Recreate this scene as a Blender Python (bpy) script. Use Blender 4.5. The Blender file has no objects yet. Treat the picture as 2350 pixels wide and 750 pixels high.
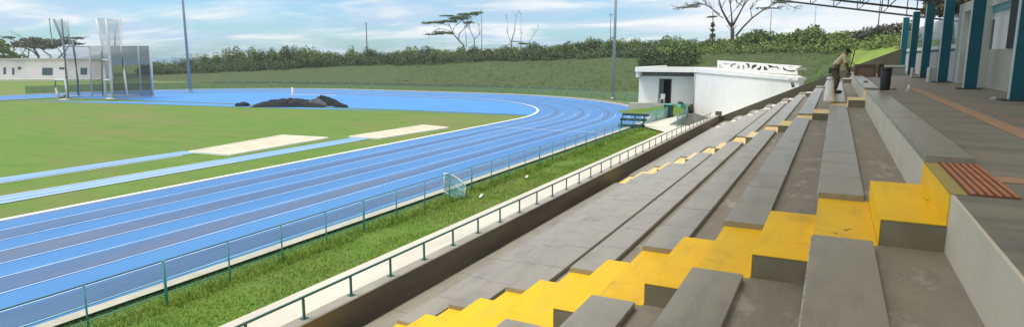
import bpy, bmesh, math, random
import numpy as np
from mathutils import Vector, Matrix
random.seed(7); rng = np.random.default_rng(7)
scene = bpy.context.scene
R = math.radians
# ------------------------------------------------------------ camera (eye at the origin, +Y runs along the stand)
FPX, PW, PH = 1450.0, 2350.0, 750.0
PITCH = math.atan((PH/2-130)/FPX)
cam = bpy.data.cameras.new('camera'); camo = bpy.data.objects.new('camera', cam)
scene.collection.objects.link(camo); scene.camera = camo
cam.sensor_width = 36; cam.lens = 36*FPX/PW; cam.clip_start = 0.05; cam.clip_end = 12000
_c, _s = math.cos(PITCH), math.sin(PITCH)
def _lev(px, py):
    a, b = px-PW/2, PH/2-py
    return (a, FPX*_c+b*_s, -FPX*_s+b*_c)
_l = _lev(1920, 130); YAW = math.atan2(_l[0], _l[1])
camo.rotation_euler = (math.pi/2-PITCH, 0, YAW)
def ray(px, py):
    v = _lev(px, py); return Vector((v[0]*math.cos(YAW)-v[1]*math.sin(YAW), v[0]*math.sin(YAW)+v[1]*math.cos(YAW), v[2]))
def PZ(px, py, z): r = ray(px, py); return r*(z/r.z)          # where the sight line meets a level
def PY(px, py, y): r = ray(px, py); return r*(y/r.y)
def PX(px, py, x): r = ray(px, py); return r*(x/r.x)
def PD(px, py, d): r = ray(px, py); return r*(d/math.hypot(r.x, r.y))
# ------------------------------------------------------------ world, sun, exposure
SUN_EL, SUN_AZ = R(62), R(232)      # azimuth clockwise from +Y: from behind left
w = bpy.data.worlds.new('World'); scene.world = w; w.use_nodes = True
nt = w.node_tree; N = nt.nodes; L = nt.links
for n in list(N): N.remove(n)
out = N.new('ShaderNodeOutputWorld'); bg = N.new('ShaderNodeBackground'); bg.inputs[1].default_value = 0.12
sky = N.new('ShaderNodeTexSky'); sky.sky_type = 'NISHITA'; sky.sun_disc = False
sky.sun_elevation = SUN_EL; sky.sun_rotation = SUN_AZ; sky.air_density = 1.0; sky.dust_density = 0.6; sky.ozone_density = 1.6
tc = N.new('ShaderNodeTexCoord'); sep = N.new('ShaderNodeSeparateXYZ'); L.new(tc.outputs['Generated'], sep.inputs[0])
def wm(op, a, b=None, clamp=False):
    n = N.new('ShaderNodeMath'); n.operation = op; n.use_clamp = clamp
    for i, v in enumerate((a, b)):
        if v is None: continue
        if isinstance(v, (int, float)): n.inputs[i].default_value = v
        else: L.new(v, n.inputs[i])
    return n.outputs[0]
zz = wm('ADD', wm('MAXIMUM', sep.outputs[2], 0.0), 0.10)
com = N.new('ShaderNodeCombineXYZ'); L.new(wm('DIVIDE', sep.outputs[0], zz), com.inputs[0]); L.new(wm('DIVIDE', sep.outputs[1], zz), com.inputs[1])
def cloud(scale, sx, sy, rot, lo, hi, seed, rough=0.6, dist=0.6):
    mp = N.new('ShaderNodeMapping'); mp.inputs['Scale'].default_value = (sx, sy, 1); mp.inputs['Rotation'].default_value = (0, 0, rot)
    mp.inputs['Location'].default_value = (seed, seed*0.7, 0); L.new(com.outputs[0], mp.inputs[0])
    no = N.new('ShaderNodeTexNoise'); no.inputs['Scale'].default_value = scale; no.inputs['Detail'].default_value = 9
    no.inputs['Roughness'].default_value = rough; no.inputs['Distortion'].default_value = dist; L.new(mp.outputs[0], no.inputs[0])
    r = N.new('ShaderNodeMapRange'); r.inputs[1].default_value = lo; r.inputs[2].default_value = hi; r.interpolation_type = 'SMOOTHSTEP'
    L.new(no.outputs[0], r.inputs[0]); return r.outputs[0]
c1 = cloud(0.55, 1.0, 1.0, YAW, 0.40, 0.62, 3.1)
c2 = cloud(1.3, 0.6, 1.3, YAW, 0.50, 0.75, 9.3, 0.66)
cs = wm('MAXIMUM', c1, wm('MULTIPLY', c2, 0.8))
# the cloud bank thickens towards the right (towards +X)
bank = N.new('ShaderNodeMapRange'); bank.inputs[1].default_value = -0.45; bank.inputs[2].default_value = 0.0; bank.interpolation_type = 'SMOOTHSTEP'
L.new(sep.outputs[0], bank.inputs[0])
up = N.new('ShaderNodeMapRange'); up.inputs[1].default_value = 0.16; up.inputs[2].default_value = 0.5; L.new(sep.outputs[2], up.inputs[0])
cov = wm('ADD', wm('MULTIPLY', cs, 0.92), wm('MULTIPLY', bank.outputs[0], 0.62), True)
skc = N.new('ShaderNodeMixRGB'); skc.blend_type = 'MULTIPLY'; skc.inputs[0].default_value = 1; L.new(sky.outputs[0], skc.inputs[1]); skc.inputs[2].default_value = (0.58, 0.88, 1.16, 1)
mx = N.new('ShaderNodeMixRGB'); L.new(cov, mx.inputs[0]); L.new(skc.outputs[0], mx.inputs[1])
shade = cloud(0.9, 0.7, 1.2, YAW, 0.38, 0.62, 5.0)
bank2 = wm('MULTIPLY', shade, wm('SUBTRACT', 1.0, wm('MULTIPLY', bank.outputs[0], 0.8)))
ccol = N.new('ShaderNodeMixRGB'); L.new(bank2, ccol.inputs[0]); ccol.inputs[1].default_value = (6.9, 7.1, 7.2, 1); ccol.inputs[2].default_value = (3.7, 4.9, 6.4, 1)
L.new(ccol.outputs[0], mx.inputs[2])
ov = N.new('ShaderNodeMixRGB'); L.new(wm('MULTIPLY', up.outputs[0], 0.85), ov.inputs[0]); L.new(mx.outputs[0], ov.inputs[1]); ov.inputs[2].default_value = (9.2, 8.9, 8.5, 1)
L.new(ov.outputs[0], bg.inputs[0]); L.new(bg.outputs[0], out.inputs[0])
sl = bpy.data.lights.new('sun', 'SUN'); sl.energy = 2.4; sl.angle = R(17); sl.color = (1, 0.93, 0.80)
so = bpy.data.objects.new('sun', sl); scene.collection.objects.link(so)
sd = Vector((math.sin(SUN_AZ)*math.cos(SUN_EL), math.cos(SUN_AZ)*math.cos(SUN_EL), math.sin(SUN_EL)))
so.rotation_euler = (-sd).to_track_quat('-Z', 'Y').to_euler(); so.location = (0, 0, 30)
scene.view_settings.view_transform = 'Standard'; scene.view_settings.look = 'None'
scene.view_settings.gamma = 1; scene.view_settings.exposure = 0.25; scene.view_settings.use_curve_mapping = False
scene.render.engine = 'CYCLES'

# ------------------------------------------------------------ helpers
C = scene.collection
def mat(name, c1, c2=None, scale=4.0, rough=0.8, bump=0.0, stretch=(1, 1, 1), c3=None, scale3=0.6, lo=0.35, hi=0.65,
        metal=0.0, bscale=None, coat=0.0, f3=0.5, detail=6, spec=0.5, rvar=0.0, grime=0.0, grimec=None):
    m = bpy.data.materials.new(name); m.use_nodes = True; t = m.node_tree; n = t.nodes; l = t.links
    b = n['Principled BSDF']; b.inputs['Roughness'].default_value = rough; b.inputs['Metallic'].default_value = metal
    b.inputs['Coat Weight'].default_value = coat; b.inputs['Coat Roughness'].default_value = 0.3; b.inputs['Specular IOR Level'].default_value = spec
    if c2 is None: c2 = tuple(x*0.82 for x in c1)
    g = n.new('ShaderNodeNewGeometry'); mp = n.new('ShaderNodeMapping'); mp.inputs['Scale'].default_value = stretch
    l.new(g.outputs['Position'], mp.inputs[0])
    no = n.new('ShaderNodeTexNoise'); no.inputs['Scale'].default_value = scale; no.inputs['Detail'].default_value = detail; no.inputs['Roughness'].default_value = 0.62
    l.new(mp.outputs[0], no.inputs[0])
    r = n.new('ShaderNodeMapRange'); r.inputs[1].default_value = lo; r.inputs[2].default_value = hi; l.new(no.outputs[0], r.inputs[0])
    x = n.new('ShaderNodeMixRGB'); l.new(r.outputs[0], x.inputs[0]); x.inputs[1].default_value = (*c1, 1); x.inputs[2].default_value = (*c2, 1)
    last = x.outputs[0]
    if c3 is not None:
        n3 = n.new('ShaderNodeTexNoise'); n3.inputs['Scale'].default_value = scale3; n3.inputs['Detail'].default_value = 7; n3.inputs['Roughness'].default_value = 0.7
        l.new(mp.outputs[0], n3.inputs[0])
        r3 = n.new('ShaderNodeMapRange'); r3.inputs[1].default_value = f3; r3.inputs[2].default_value = f3+0.16; l.new(n3.outputs[0], r3.inputs[0])
        y = n.new('ShaderNodeMixRGB'); l.new(r3.outputs[0], y.inputs[0]); l.new(last, y.inputs[1]); y.inputs[2].default_value = (*c3, 1); last = y.outputs[0]
        if rvar:
            rr = n.new('ShaderNodeMapRange'); rr.inputs[3].default_value = rough; rr.inputs[4].default_value = max(0.05, rough-rvar)
            l.new(r3.outputs[0], rr.inputs[0]); l.new(rr.outputs[0], b.inputs['Roughness'])
    if grime:
        for gs, st, lo_, hi_, amt in ((1.7, (3.0, 0.5, 3.0), .52, .70, grime), (9.0, (1, 1, 1), .60, .72, grime*.8), (45.0, (1, 1, 1), .35, .75, grime*.35)):
            gm_ = n.new('ShaderNodeMapping'); gm_.inputs['Scale'].default_value = st; l.new(g.outputs['Position'], gm_.inputs[0])
            gn = n.new('ShaderNodeTexNoise'); gn.inputs['Scale'].default_value = gs; gn.inputs['Detail'].default_value = 8; gn.inputs['Roughness'].default_value = .72; l.new(gm_.outputs[0], gn.inputs[0])
            gr = n.new('ShaderNodeMapRange'); gr.inputs[1].default_value = lo_; gr.inputs[2].default_value = hi_; gr.inputs[3].default_value = 0; gr.inputs[4].default_value = amt; l.new(gn.outputs[0], gr.inputs[0])
            gx = n.new('ShaderNodeMixRGB'); l.new(gr.outputs[0], gx.inputs[0]); l.new(last, gx.inputs[1]); gx.inputs[2].default_value = (*[v*.42 for v in grimec or c1], 1); last = gx.outputs[0]
    l.new(last, b.inputs['Base Color'])
    if bump:
        bn = n.new('ShaderNodeTexNoise'); bn.inputs['Scale'].default_value = bscale or scale*3; bn.inputs['Detail'].default_value = 5
        l.new(mp.outputs[0], bn.inputs[0])
        bp = n.new('ShaderNodeBump'); bp.inputs['Strength'].default_value = 0.8; bp.inputs['Distance'].default_value = bump
        l.new(bn.outputs[0], bp.inputs['Height']); l.new(bp.outputs[0], b.inputs['Normal'])
    return m
def see_through(name, col, alpha, rough=0.5):
    m = mat(name, col, rough=rough); t = m.node_tree; b = t.nodes['Principled BSDF']; b.inputs['Alpha'].default_value = alpha; return m
def tag(o, label=None, cat=None, group=None, kind=None):
    if label: o['label'] = label
    if cat: o['category'] = cat
    if group: o['group'] = group
    if kind: o['kind'] = kind
    return o
def empty(name, loc=(0, 0, 0), label=None, cat=None, group=None, rz=0):
    o = bpy.data.objects.new(name, None); C.objects.link(o); o.location = loc; o.rotation_euler = (0, 0, rz); o.empty_display_size = 0.2
    return tag(o, label, cat, group)
class MB:
    def __init__(s): s.bm = bmesh.new(); s.mi = 0
    def box(s, x0, x1, y0, y1, z0, z1, bev=0.0, rz=0.0, mi=None):
        b = bmesh.new(); bmesh.ops.create_cube(b, size=1)
        for v in b.verts: v.co = Vector(((x0+x1)/2+v.co.x*(x1-x0), (y0+y1)/2+v.co.y*(y1-y0), (z0+z1)/2+v.co.z*(z1-z0)))
        if bev: bmesh.ops.bevel(b, geom=b.edges[:], offset=bev, segments=2, affect='EDGES')
        if rz:
            bmesh.ops.rotate(b, verts=b.verts, cent=((x0+x1)/2, (y0+y1)/2, 0), matrix=Matrix.Rotation(rz, 3, 'Z'))
        s.merge(b, mi); return s
    def merge(s, b, mi=None):
        k = s.mi if mi is None else mi; mp = {}
        for v in b.verts: mp[v.index if v.index >= 0 else id(v)] = None
        b.verts.index_update(); vs = [s.bm.verts.new(v.co) for v in b.verts]
        for f in b.faces:
            try:
                g = s.bm.faces.new([vs[v.index] for v in f.verts]); g.material_index = k; g.smooth = f.smooth
            except ValueError: pass
        b.free()
    def tube(s, pts, r, n=8, mi=None, smooth=True):
        k = s.mi if mi is None else mi
        pts = [Vector(p) for p in pts]; rs = r if isinstance(r, (list, tuple)) else [r]*len(pts); rings = []
        for i, p in enumerate(pts):
            d = (pts[min(i+1, len(pts)-1)]-pts[max(i-1, 0)]).normalized()
            u = d.cross(Vector((0, 0, 1)));
            if u.length < 1e-3: u = Vector((1, 0, 0))
            u.normalize(); v = d.cross(u)
            rings.append([s.bm.verts.new(p+(u*math.cos(2*math.pi*j/n)+v*math.sin(2*math.pi*j/n))*rs[i]) for j in range(n)])
        for a, b in zip(rings, rings[1:]):
            for j in range(n):
                f = s.bm.faces.new((a[j], a[(j+1) % n], b[(j+1) % n], b[j])); f.material_index = k; f.smooth = smooth
        for rg in (rings[0][::-1], rings[-1]):
            try: f = s.bm.faces.new(rg); f.material_index = k
            except ValueError: pass
        return s
    def bar(s, a, b, w, h, mi=None):
        a, b = Vector(a), Vector(b); d = (b-a).normalized(); u = d.cross(Vector((0, 0, 1)))
        if u.length < 1e-3: u = Vector((1, 0, 0))
        u.normalize(); v = u.cross(d); k = s.mi if mi is None else mi
        q = [s.bm.verts.new(p+u*w/2*i+v*h/2*j) for p in (a, b) for i, j in ((-1, -1), (1, -1), (1, 1), (-1, 1))]
        for idx in ((0, 1, 2, 3), (7, 6, 5, 4), (0, 4, 5, 1), (1, 5, 6, 2), (2, 6, 7, 3), (3, 7, 4, 0)):
            f = s.bm.faces.new([q[i] for i in idx]); f.material_index = k
        return s
    def poly(s, pts, mi=None):
        f = s.bm.faces.new([s.bm.verts.new(p) for p in pts]); f.material_index = s.mi if mi is None else mi; return s
    def prism(s, pts, dvec, mi=None):
        k = s.mi if mi is None else mi; dv = Vector(dvec)
        a = [s.bm.verts.new(p) for p in pts]; b = [s.bm.verts.new(Vector(p)+dv) for p in pts]; n = len(a)
        fs = [s.bm.faces.new(a), s.bm.faces.new(b[::-1])]
        for i in range(n): fs.append(s.bm.faces.new((a[i], b[i], b[(i+1) % n], a[(i+1) % n])))
        for f in fs: f.material_index = k
        return s
    def build(s, name, mats, parent=None, kind=None, label=None, cat=None, group=None, normals=True):
        if normals: bmesh.ops.recalc_face_normals(s.bm, faces=s.bm.faces)
        me = bpy.data.meshes.new(name); s.bm.to_mesh(me); s.bm.free()
        for m in (mats if isinstance(mats, (list, tuple)) else [mats]): me.materials.append(m)
        o = bpy.data.objects.new(name, me); C.objects.link(o)
        if parent:
            o.parent = parent
            # parts are modelled in world coordinates under an empty that stands at the base
            o.matrix_parent_inverse = parent_inv(parent)
        return tag(o, label, cat, group, kind)
def parent_inv(p):
    m = Matrix.LocRotScale(p.location, p.rotation_euler, p.scale)
    if p.parent: m = Matrix.LocRotScale(p.parent.location, p.parent.rotation_euler, p.parent.scale) if False else p['_wm'] if '_wm' in p else m
    return m.inverted() if p.type == 'EMPTY' else Matrix.Identity(4)
def copy_tree(o, parent=None):
    c = o.copy(); C.objects.link(c); c.parent = parent
    for ch in [x for x in C.objects if x.parent == o]: copy_tree(ch, c)
    return c
def np_mesh(name, verts, quads, mats, smooth=False, k=4):
    me = bpy.data.meshes.new(name); nv, nf = len(verts), len(quads)
    me.vertices.add(nv); me.vertices.foreach_set('co', np.asarray(verts, dtype=np.float32).ravel())
    me.loops.add(nf*k); me.loops.foreach_set('vertex_index', np.asarray(quads, dtype=np.int32).ravel())
    me.polygons.add(nf); me.polygons.foreach_set('loop_start', np.arange(0, nf*k, k, dtype=np.int32)); me.polygons.foreach_set('loop_total', np.full(nf, k, dtype=np.int32))
    me.update(calc_edges=True)
    for m in (mats if isinstance(mats, (list, tuple)) else [mats]): me.materials.append(m)
    if smooth: me.polygons.foreach_set('use_smooth', [True]*nf)
    return me

G = -5.30
# ------------------------------------------------------------ materials
M = {}
M['grass'] = mat('grass', (0.078, 0.175, 0.014), (0.125, 0.215, 0.026), 0.9, 0.95, 0.05, (0.35, 1, 1), (0.16, 0.175, 0.05), 0.16, 0.3, 0.7, bscale=9, f3=0.49, grime=.34)
M['slope'] = mat('slope_grass', (0.030, 0.060, 0.011), (0.052, 0.086, 0.018), 0.5, 0.95, 0.25, (1, 1, 2), (0.062, 0.070, 0.02), 0.12, 0.35, 0.65, bscale=2.5, f3=0.55)
M['meadow'] = mat('meadow', (0.13, 0.22, 0.02), (0.20, 0.28, 0.04), 0.5, 0.95, 0.2, (1, 1, 1), (0.11, 0.17, 0.04), 0.12, bscale=3)
M['blue'] = mat('blue_track', (0.038, 0.176, 0.455), (0.055, 0.215, 0.51), 0.35, 0.6, 0.003, (1, 0.12, 1), (0.07, 0.20, 0.46), 0.12, bscale=60, f3=0.52, spec=0.4, grime=.14)
M['blue2'] = mat('blue_infield', (0.04, 0.22, 0.62), (0.055, 0.25, 0.66), 0.3, 0.65, 0.002, (1, 1, 1), bscale=40, spec=0.4)
M['lane'] = mat('grey_lane', (0.06, 0.13, 0.28), (0.078, 0.16, 0.32), 0.5, 0.65, 0.003, (1, 0.12, 1), (0.12, 0.16, 0.25), 0.3, bscale=60, spec=0.35, grime=.3)
M['runway'] = mat('runway', (0.15, 0.31, 0.56), (0.21, 0.38, 0.60), 0.5, 0.7, 0.0, (1, 0.2, 1))
M['line'] = mat('line_paint', (0.72, 0.76, 0.80), (0.6, 0.66, 0.74), 1.5, 0.7)
M['kerb_white'] = mat('white_kerb', (0.82, 0.84, 0.82), (0.7, 0.72, 0.7), 2, 0.7)
M['sand'] = mat('sand', (0.50, 0.44, 0.34), (0.60, 0.55, 0.45), 1.2, 0.95, 0.02, bscale=4)
M['path'] = mat('pale_path', (0.60, 0.59, 0.52), (0.50, 0.49, 0.43), 1.1, 0.85, 0.004, (1, 0.3, 1), (0.50, 0.46, 0.38), 0.5, f3=0.6)
M['asphalt'] = mat('asphalt', (0.10, 0.10, 0.085), (0.13, 0.13, 0.11), 3, 0.9)
M['bench'] = mat('bench_concrete', (0.295, 0.268, 0.195), (0.232, 0.21, 0.15), 1.6, 0.36, 0.0012, (1.6, 0.9, 1), (0.19, 0.18, 0.13), 1.1, 0.32, 0.7, bscale=30, f3=0.54, detail=9, spec=0.9, rvar=-0.12, grime=.7, coat=.5)
M['tread'] = mat('tread_concrete', (0.30, 0.27, 0.215), (0.22, 0.195, 0.152), 2.0, 0.62, 0.003, (1.5, 0.8, 1), (0.46, 0.435, 0.38), 2.0, 0.3, 0.7, bscale=25, f3=0.53, detail=10, grime=.5)
M['floor'] = mat('concourse_floor', (0.25, 0.23, 0.182), (0.18, 0.166, 0.128), 1.6, 0.55, 0.003, (0.6, 2.2, 1), (0.145, 0.137, 0.112), 0.8, 0.3, 0.7, bscale=25, detail=9, grime=.4)
M['riser'] = mat('painted_riser', (0.66, 0.60, 0.48), (0.58, 0.53, 0.42), 1.5, 0.7, 0.001, (1, 1, 1), (0.54, 0.49, 0.39), 1.2, f3=0.58, grime=.18)
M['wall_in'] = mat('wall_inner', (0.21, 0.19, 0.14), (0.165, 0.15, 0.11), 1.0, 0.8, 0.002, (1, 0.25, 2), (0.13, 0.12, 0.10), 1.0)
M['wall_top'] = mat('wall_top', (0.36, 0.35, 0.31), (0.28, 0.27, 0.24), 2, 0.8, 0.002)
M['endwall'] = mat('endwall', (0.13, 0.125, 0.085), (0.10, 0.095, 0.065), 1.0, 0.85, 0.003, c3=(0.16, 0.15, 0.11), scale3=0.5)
M['yellow'] = mat('yellow_paint', (0.95, 0.60, 0.0), (0.86, 0.50, 0.0), 1.6, 0.5, 0.0015, (1, 1, 1), (0.62, 0.38, 0.03), 1.6, 0.3, 0.75, bscale=25, f3=0.60, detail=9, spec=0.3, grime=.36, grimec=(1.1, 0.75, 0.06))
M['yellow_tread'] = mat('yellow_tread_paint', (0.90, 0.57, 0.004), (0.80, 0.48, 0.01), 2.2, 0.5, 0.0015, (1, 1, 1), (0.60, 0.40, 0.06), 1.6, 0.3, 0.75, bscale=25, f3=0.56, detail=9, spec=0.3, grime=.42, grimec=(1.1, 0.78, 0.10))
M['yellow_worn'] = mat('yellow_worn', (0.82, 0.56, 0.10), (0.72, 0.66, 0.48), 1.6, 0.6, 0.002, c3=(0.80, 0.50, 0.07), scale3=1.2, f3=0.52)
M['cream'] = mat('cream_paint', (0.70, 0.66, 0.56), (0.62, 0.58, 0.48), 2, 0.6)
M['step_side'] = mat('step_side', (0.24, 0.215, 0.14), (0.19, 0.17, 0.11), 4, 0.75, 0.002)
M['crack'] = mat('chip', (0.05, 0.045, 0.03), rough=0.9)
M['olive'] = mat('olive_paint', (0.40, 0.30, 0.06), (0.33, 0.27, 0.09), 5, 0.6)
M['tactile'] = mat('tactile_terracotta', (0.46, 0.19, 0.085), (0.38, 0.15, 0.07), 6, 0.6, 0.001)
M['tact_dark'] = mat('tactile_groove', (0.16, 0.05, 0.03), rough=0.8)
M['guide'] = mat('guide_tiles', (0.42, 0.235, 0.13), (0.34, 0.21, 0.13), 3, 0.65, 0.002)
M['teal_rail'] = mat('teal_rail', (0.02, 0.115, 0.115), (0.03, 0.14, 0.13), 8, 0.45)
M['teal_fence'] = mat('teal_fence', (0.05, 0.28, 0.32), (0.07, 0.32, 0.34), 6, 0.45)
M['chain'] = see_through('chain_mesh', (0.05, 0.30, 0.30), 0.12)
M['farmesh'] = see_through('shade_mesh', (0.07, 0.135, 0.12), 0.6)
M['col'] = mat('teal_column', (0.0, 0.105, 0.155), (0.0, 0.085, 0.13), 2.0, 0.4, spec=0.5)
M['col_lit_edge'] = mat('lit_edge_colour', (0.55, 0.68, 0.68), (0.5, 0.62, 0.63), 3, 0.5)  # skylight on the columns' left side, put into the colour
M['steel'] = mat('dark_steel', (0.045, 0.06, 0.075), (0.03, 0.04, 0.05), 5, 0.5)
M['roof'] = see_through('roof_shade_sheet', (0.68, 0.65, 0.56), 0.74)  # alpha set for how much sunlight reaches the upper rows
M['white'] = mat('white_render', (0.84, 0.84, 0.82), (0.79, 0.79, 0.77), 0.6, 0.8, 0.001, c3=(0.70, 0.71, 0.71), scale3=0.3, f3=0.6, grime=.13)
M['offwhite'] = mat('offwhite_wall', (0.58, 0.60, 0.56), (0.53, 0.55, 0.51), 1, 0.7)
M['beige'] = mat('beige_wall', (0.46, 0.44, 0.35), (0.42, 0.40, 0.32), 1.2, 0.7, 0.001)
M['greywhite'] = mat('grey_white', (0.42, 0.43, 0.40), (0.36, 0.37, 0.35), 1, 0.75)
M['dark'] = mat('dark_opening', (0.02, 0.02, 0.018), (0.03, 0.03, 0.026), 4, 0.6)
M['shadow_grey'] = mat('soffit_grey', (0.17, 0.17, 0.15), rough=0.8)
M['doorgl'] = mat('door_glass', (0.07, 0.13, 0.17), (0.05, 0.09, 0.12), 3, 0.15)
M['glass'] = see_through('wind_glass', (0.13, 0.26, 0.28), 0.55, 0.12)
M['acrylic'] = see_through('acrylic', (0.35, 0.66, 0.72), 0.40, 0.15)
M['acr_edge'] = mat('acrylic_frame', (0.66, 0.82, 0.88), rough=0.4)
M['pole'] = mat('galvanised', (0.38, 0.44, 0.50), (0.30, 0.36, 0.42), 4, 0.45, metal=0.3)
M['cagepost'] = mat('cage_post', (0.62, 0.66, 0.70), (0.5, 0.55, 0.6), 3, 0.5)
M['cagedark'] = mat('cage_dark_post', (0.16, 0.21, 0.25), rough=0.6)
M['net'] = see_through('net', (0.035, 0.045, 0.05), 0.45)
M['net2'] = see_through('net_pale', (0.10, 0.14, 0.17), 0.30)
M['tarp'] = mat('black_tarp', (0.014, 0.018, 0.022), (0.026, 0.029, 0.033), 1.5, 0.85, 0.08, bscale=1.5, spec=0.2)
M['tarp2'] = mat('grey_tarp', (0.085, 0.095, 0.13), (0.05, 0.06, 0.08), 0.8, 0.6, 0.05, bscale=1.5)
M['bark'] = mat('bark', (0.12, 0.10, 0.085), (0.075, 0.065, 0.055), 3, 0.9)
M['barkfar'] = mat('bark_grey', (0.20, 0.20, 0.20), (0.15, 0.15, 0.15), 3, 0.9)
def leafmat(n, a, b, c=None):
    m = mat(n, a, b, 0.8, 0.75, 0, (1, 1, 1), c, 0.35, 0.35, 0.65, f3=0.5)
    m.node_tree.nodes['Principled BSDF'].inputs['Transmission Weight'].default_value = 0.0
    return m
M['leafA'] = leafmat('foliage_dark', (0.045, 0.078, 0.028), (0.085, 0.13, 0.04), (0.06, 0.10, 0.035))
M['leafB'] = leafmat('foliage_mid', (0.075, 0.135, 0.03), (0.14, 0.21, 0.045), (0.10, 0.17, 0.035))
M['leafC'] = leafmat('foliage_light', (0.10, 0.16, 0.03), (0.20, 0.26, 0.06), (0.14, 0.20, 0.045))
M['leafD'] = leafmat('foliage_grey', (0.07, 0.085, 0.055), (0.12, 0.13, 0.085), (0.13, 0.11, 0.07))
M['blade'] = mat('grass_blade', (0.125, 0.245, 0.022), (0.26, 0.37, 0.05), 1.2, 0.8, 0, (1, 1, 1), (0.11, 0.19, 0.022), 0.9, f3=0.52)

# ------------------------------------------------------------ ground: one polar sheet out to the horizon
CTRL = [(-1500, 300, 340, G), (-400, 300, 340, G), (150, 260, 300, -5.0), (330, 165, 205, -4.9), (500, 142, 190, -4.1), (700, 130, 178, -2.5), (1000, 114, 162, -1.3),
        (1200, 108, 152, -0.3), (1500, 95, 142, 0.7), (1700, 90, 130, 1.5), (1900, 82, 122, 1.7), (2060, 70, 112, 2.1), (2350, 62, 100, 2.6), (2900, 60, 95, 2.8)]
def az_px(px): r = ray(px, 130); return math.atan2(r.x, r.y)
CAZ = [az_px(c[0]) for c in CTRL]
CAZ2 = [-math.pi]+CAZ+[math.pi*0.55, math.pi]
def ext(i): v = [c[i] for c in CTRL]; return [300 if i < 3 else G]+v+[v[-1], (300, 340, G)[i-1] if i > 0 else 0]
DB, DT, ZT = ext(1), ext(2), ext(3); ZT[-1] = G; ZT[0] = G; DT[0] = 340; DT[-1] = 340
def hill(az, d):
    db, dt, zt = np.interp(az, CAZ2, DB), np.interp(az, CAZ2, DT), np.interp(az, CAZ2, ZT)
    t = np.clip((d-db)/(dt-db), 0, 1); s = t*t*(3-2*t)*0.45+t*0.55
    z = G+(zt-G)*s
    f = np.clip((d-dt)/70, 0, 1); z = z + 1.3*f*(zt > -4.0)
    g = np.clip((d-450)/500, 0, 1); return z+(-30-z)*g*g*(3-2*g)
na = 360
azs = np.linspace(-math.pi, math.pi, na+1)
rad = np.concatenate([[0.5, 10, 20, 40, 55], np.linspace(60, 230, 69), [245, 260, 280, 300, 340, 400, 500, 650, 800, 1000, 1500, 3000, 9000]])
AA, RR = np.meshgrid(azs, rad); ZZ = hill(AA, RR)
bumpn = (np.sin(AA*41+RR*0.11)*0.5+np.sin(AA*93-RR*0.23)*0.3)*0.28*np.clip((ZZ-G)/1.5, 0, 1)*(RR < 420)
ZZ = ZZ+bumpn
V = np.stack([RR*np.sin(AA), RR*np.cos(AA), ZZ], -1).reshape(-1, 3)
q = []
for i in range(len(rad)-1):
    for j in range(na): q.append((i*(na+1)+j, (i+1)*(na+1)+j, (i+1)*(na+1)+j+1, i*(na+1)+j+1))
me = np_mesh('ground', V, q, [M['grass'], M['slope'], M['meadow']], True)
q = np.array(q); cz = V[q].mean(1); cd = np.hypot(cz[:, 0], cz[:, 1]); ca = np.arctan2(cz[:, 0], cz[:, 1])
dbm = np.interp(ca, CAZ2, DB); dtm = np.interp(ca, CAZ2, DT)
mi = np.where(cd > dbm-1, 1, 0); mi = np.where((cd > dtm-2), 2, mi)
mi = np.where((ca > az_px(1948)) & (cd > dbm+5), 2, mi)
me.polygons.foreach_set('material_index', mi.astype(np.int32))
o = bpy.data.objects.new('ground', me); C.objects.link(o); o['kind'] = 'structure'
b = MB(); b.poly([(-9000, -9000, -22), (9000, -9000, -22), (9000, 9000, -22), (-9000, 9000, -22)])
b.build('water', mat('sea', (0.03, 0.10, 0.18), (0.04, 0.13, 0.2), 0.01, 0.25), kind='structure')

# ------------------------------------------------------------ haze
b = MB(); b.box(-330, 330, -60, 330, -31, 26); hzo = b.build('haze', None, kind='stuff'); hm = bpy.data.materials.new('haze'); hm.use_nodes = True
hn = hm.node_tree; hn.nodes.remove(hn.nodes['Principled BSDF']); pv = hn.nodes.new('ShaderNodeVolumePrincipled'); pv.inputs['Color'].default_value = (0.78, 0.88, 0.97, 1); pv.inputs['Density'].default_value = 0.00035
hn.links.new(pv.outputs[0], hn.nodes['Material Output'].inputs['Volume']); hzo.data.materials.clear(); hzo.data.materials.append(hm)
# ------------------------------------------------------------ running track
XI = -23.75; CX1, CX2, CY, RI = -46.0, -68.0, 47.5, 22.25
def path(off, y0=-40):
    p = [(XI+off, y0), (XI+off, 10), (XI+off, 30)]
    for i in range(0, 25): a = R(90*i/24); p.append((CX1+(RI+off)*math.cos(a), CY+(RI+off)*math.sin(a)))
    for i in range(0, 25): a = R(90+90*i/24); p.append((CX2+(RI+off)*math.cos(a), CY+(RI+off)*math.sin(a)))
    p.append((CX2-RI-off, -40)); return p
def strip(bb, o0, o1, z, h=0.0, mi=0, i0=0, i1=None):
    a, c = path(o0)[i0:i1], path(o1)[i0:i1]
    for k in range(len(a)-1):
        bb.poly([(*a[k], z), (*c[k], z), (*c[k+1], z), (*a[k+1], z)], mi)
Z1 = G+0.03
b = MB(); strip(b, 0, 9.76, Z1)
# apron outside and the flat end zone inside the bend
strip(b, 9.76, 10.1, Z1); b.build('running_track', M['blue'], kind='structure')
b = MB()
edge = [(-90.5, 41.5), (-85, 42.7), (-70, 48.0), (-55.6, 49.3), (-38.4, 49.9), (-24.6, 52.6)]
arc = [(CX1+RI*math.cos(R(a)), CY+RI*math.sin(R(a))) for a in range(12, 91, 6)]+[(CX2+RI*math.cos(R(a)), CY+RI*math.sin(R(a))) for a in range(90, 181, 6)]
for e0, e1 in zip(edge, edge[1:]):
    pass
pts = edge[::-1]
ring = arc
bmv = [(x, y, Z1-0.008) for x, y in edge]+[(x, y, Z1-0.008) for x, y in arc[::-1]]
f = b.bm.faces.new([b.bm.verts.new(p) for p in bmv]); bmesh.ops.triangulate(b.bm, faces=[f])
b.build('end_zone_surface', M['blue2'], kind='structure')
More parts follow.
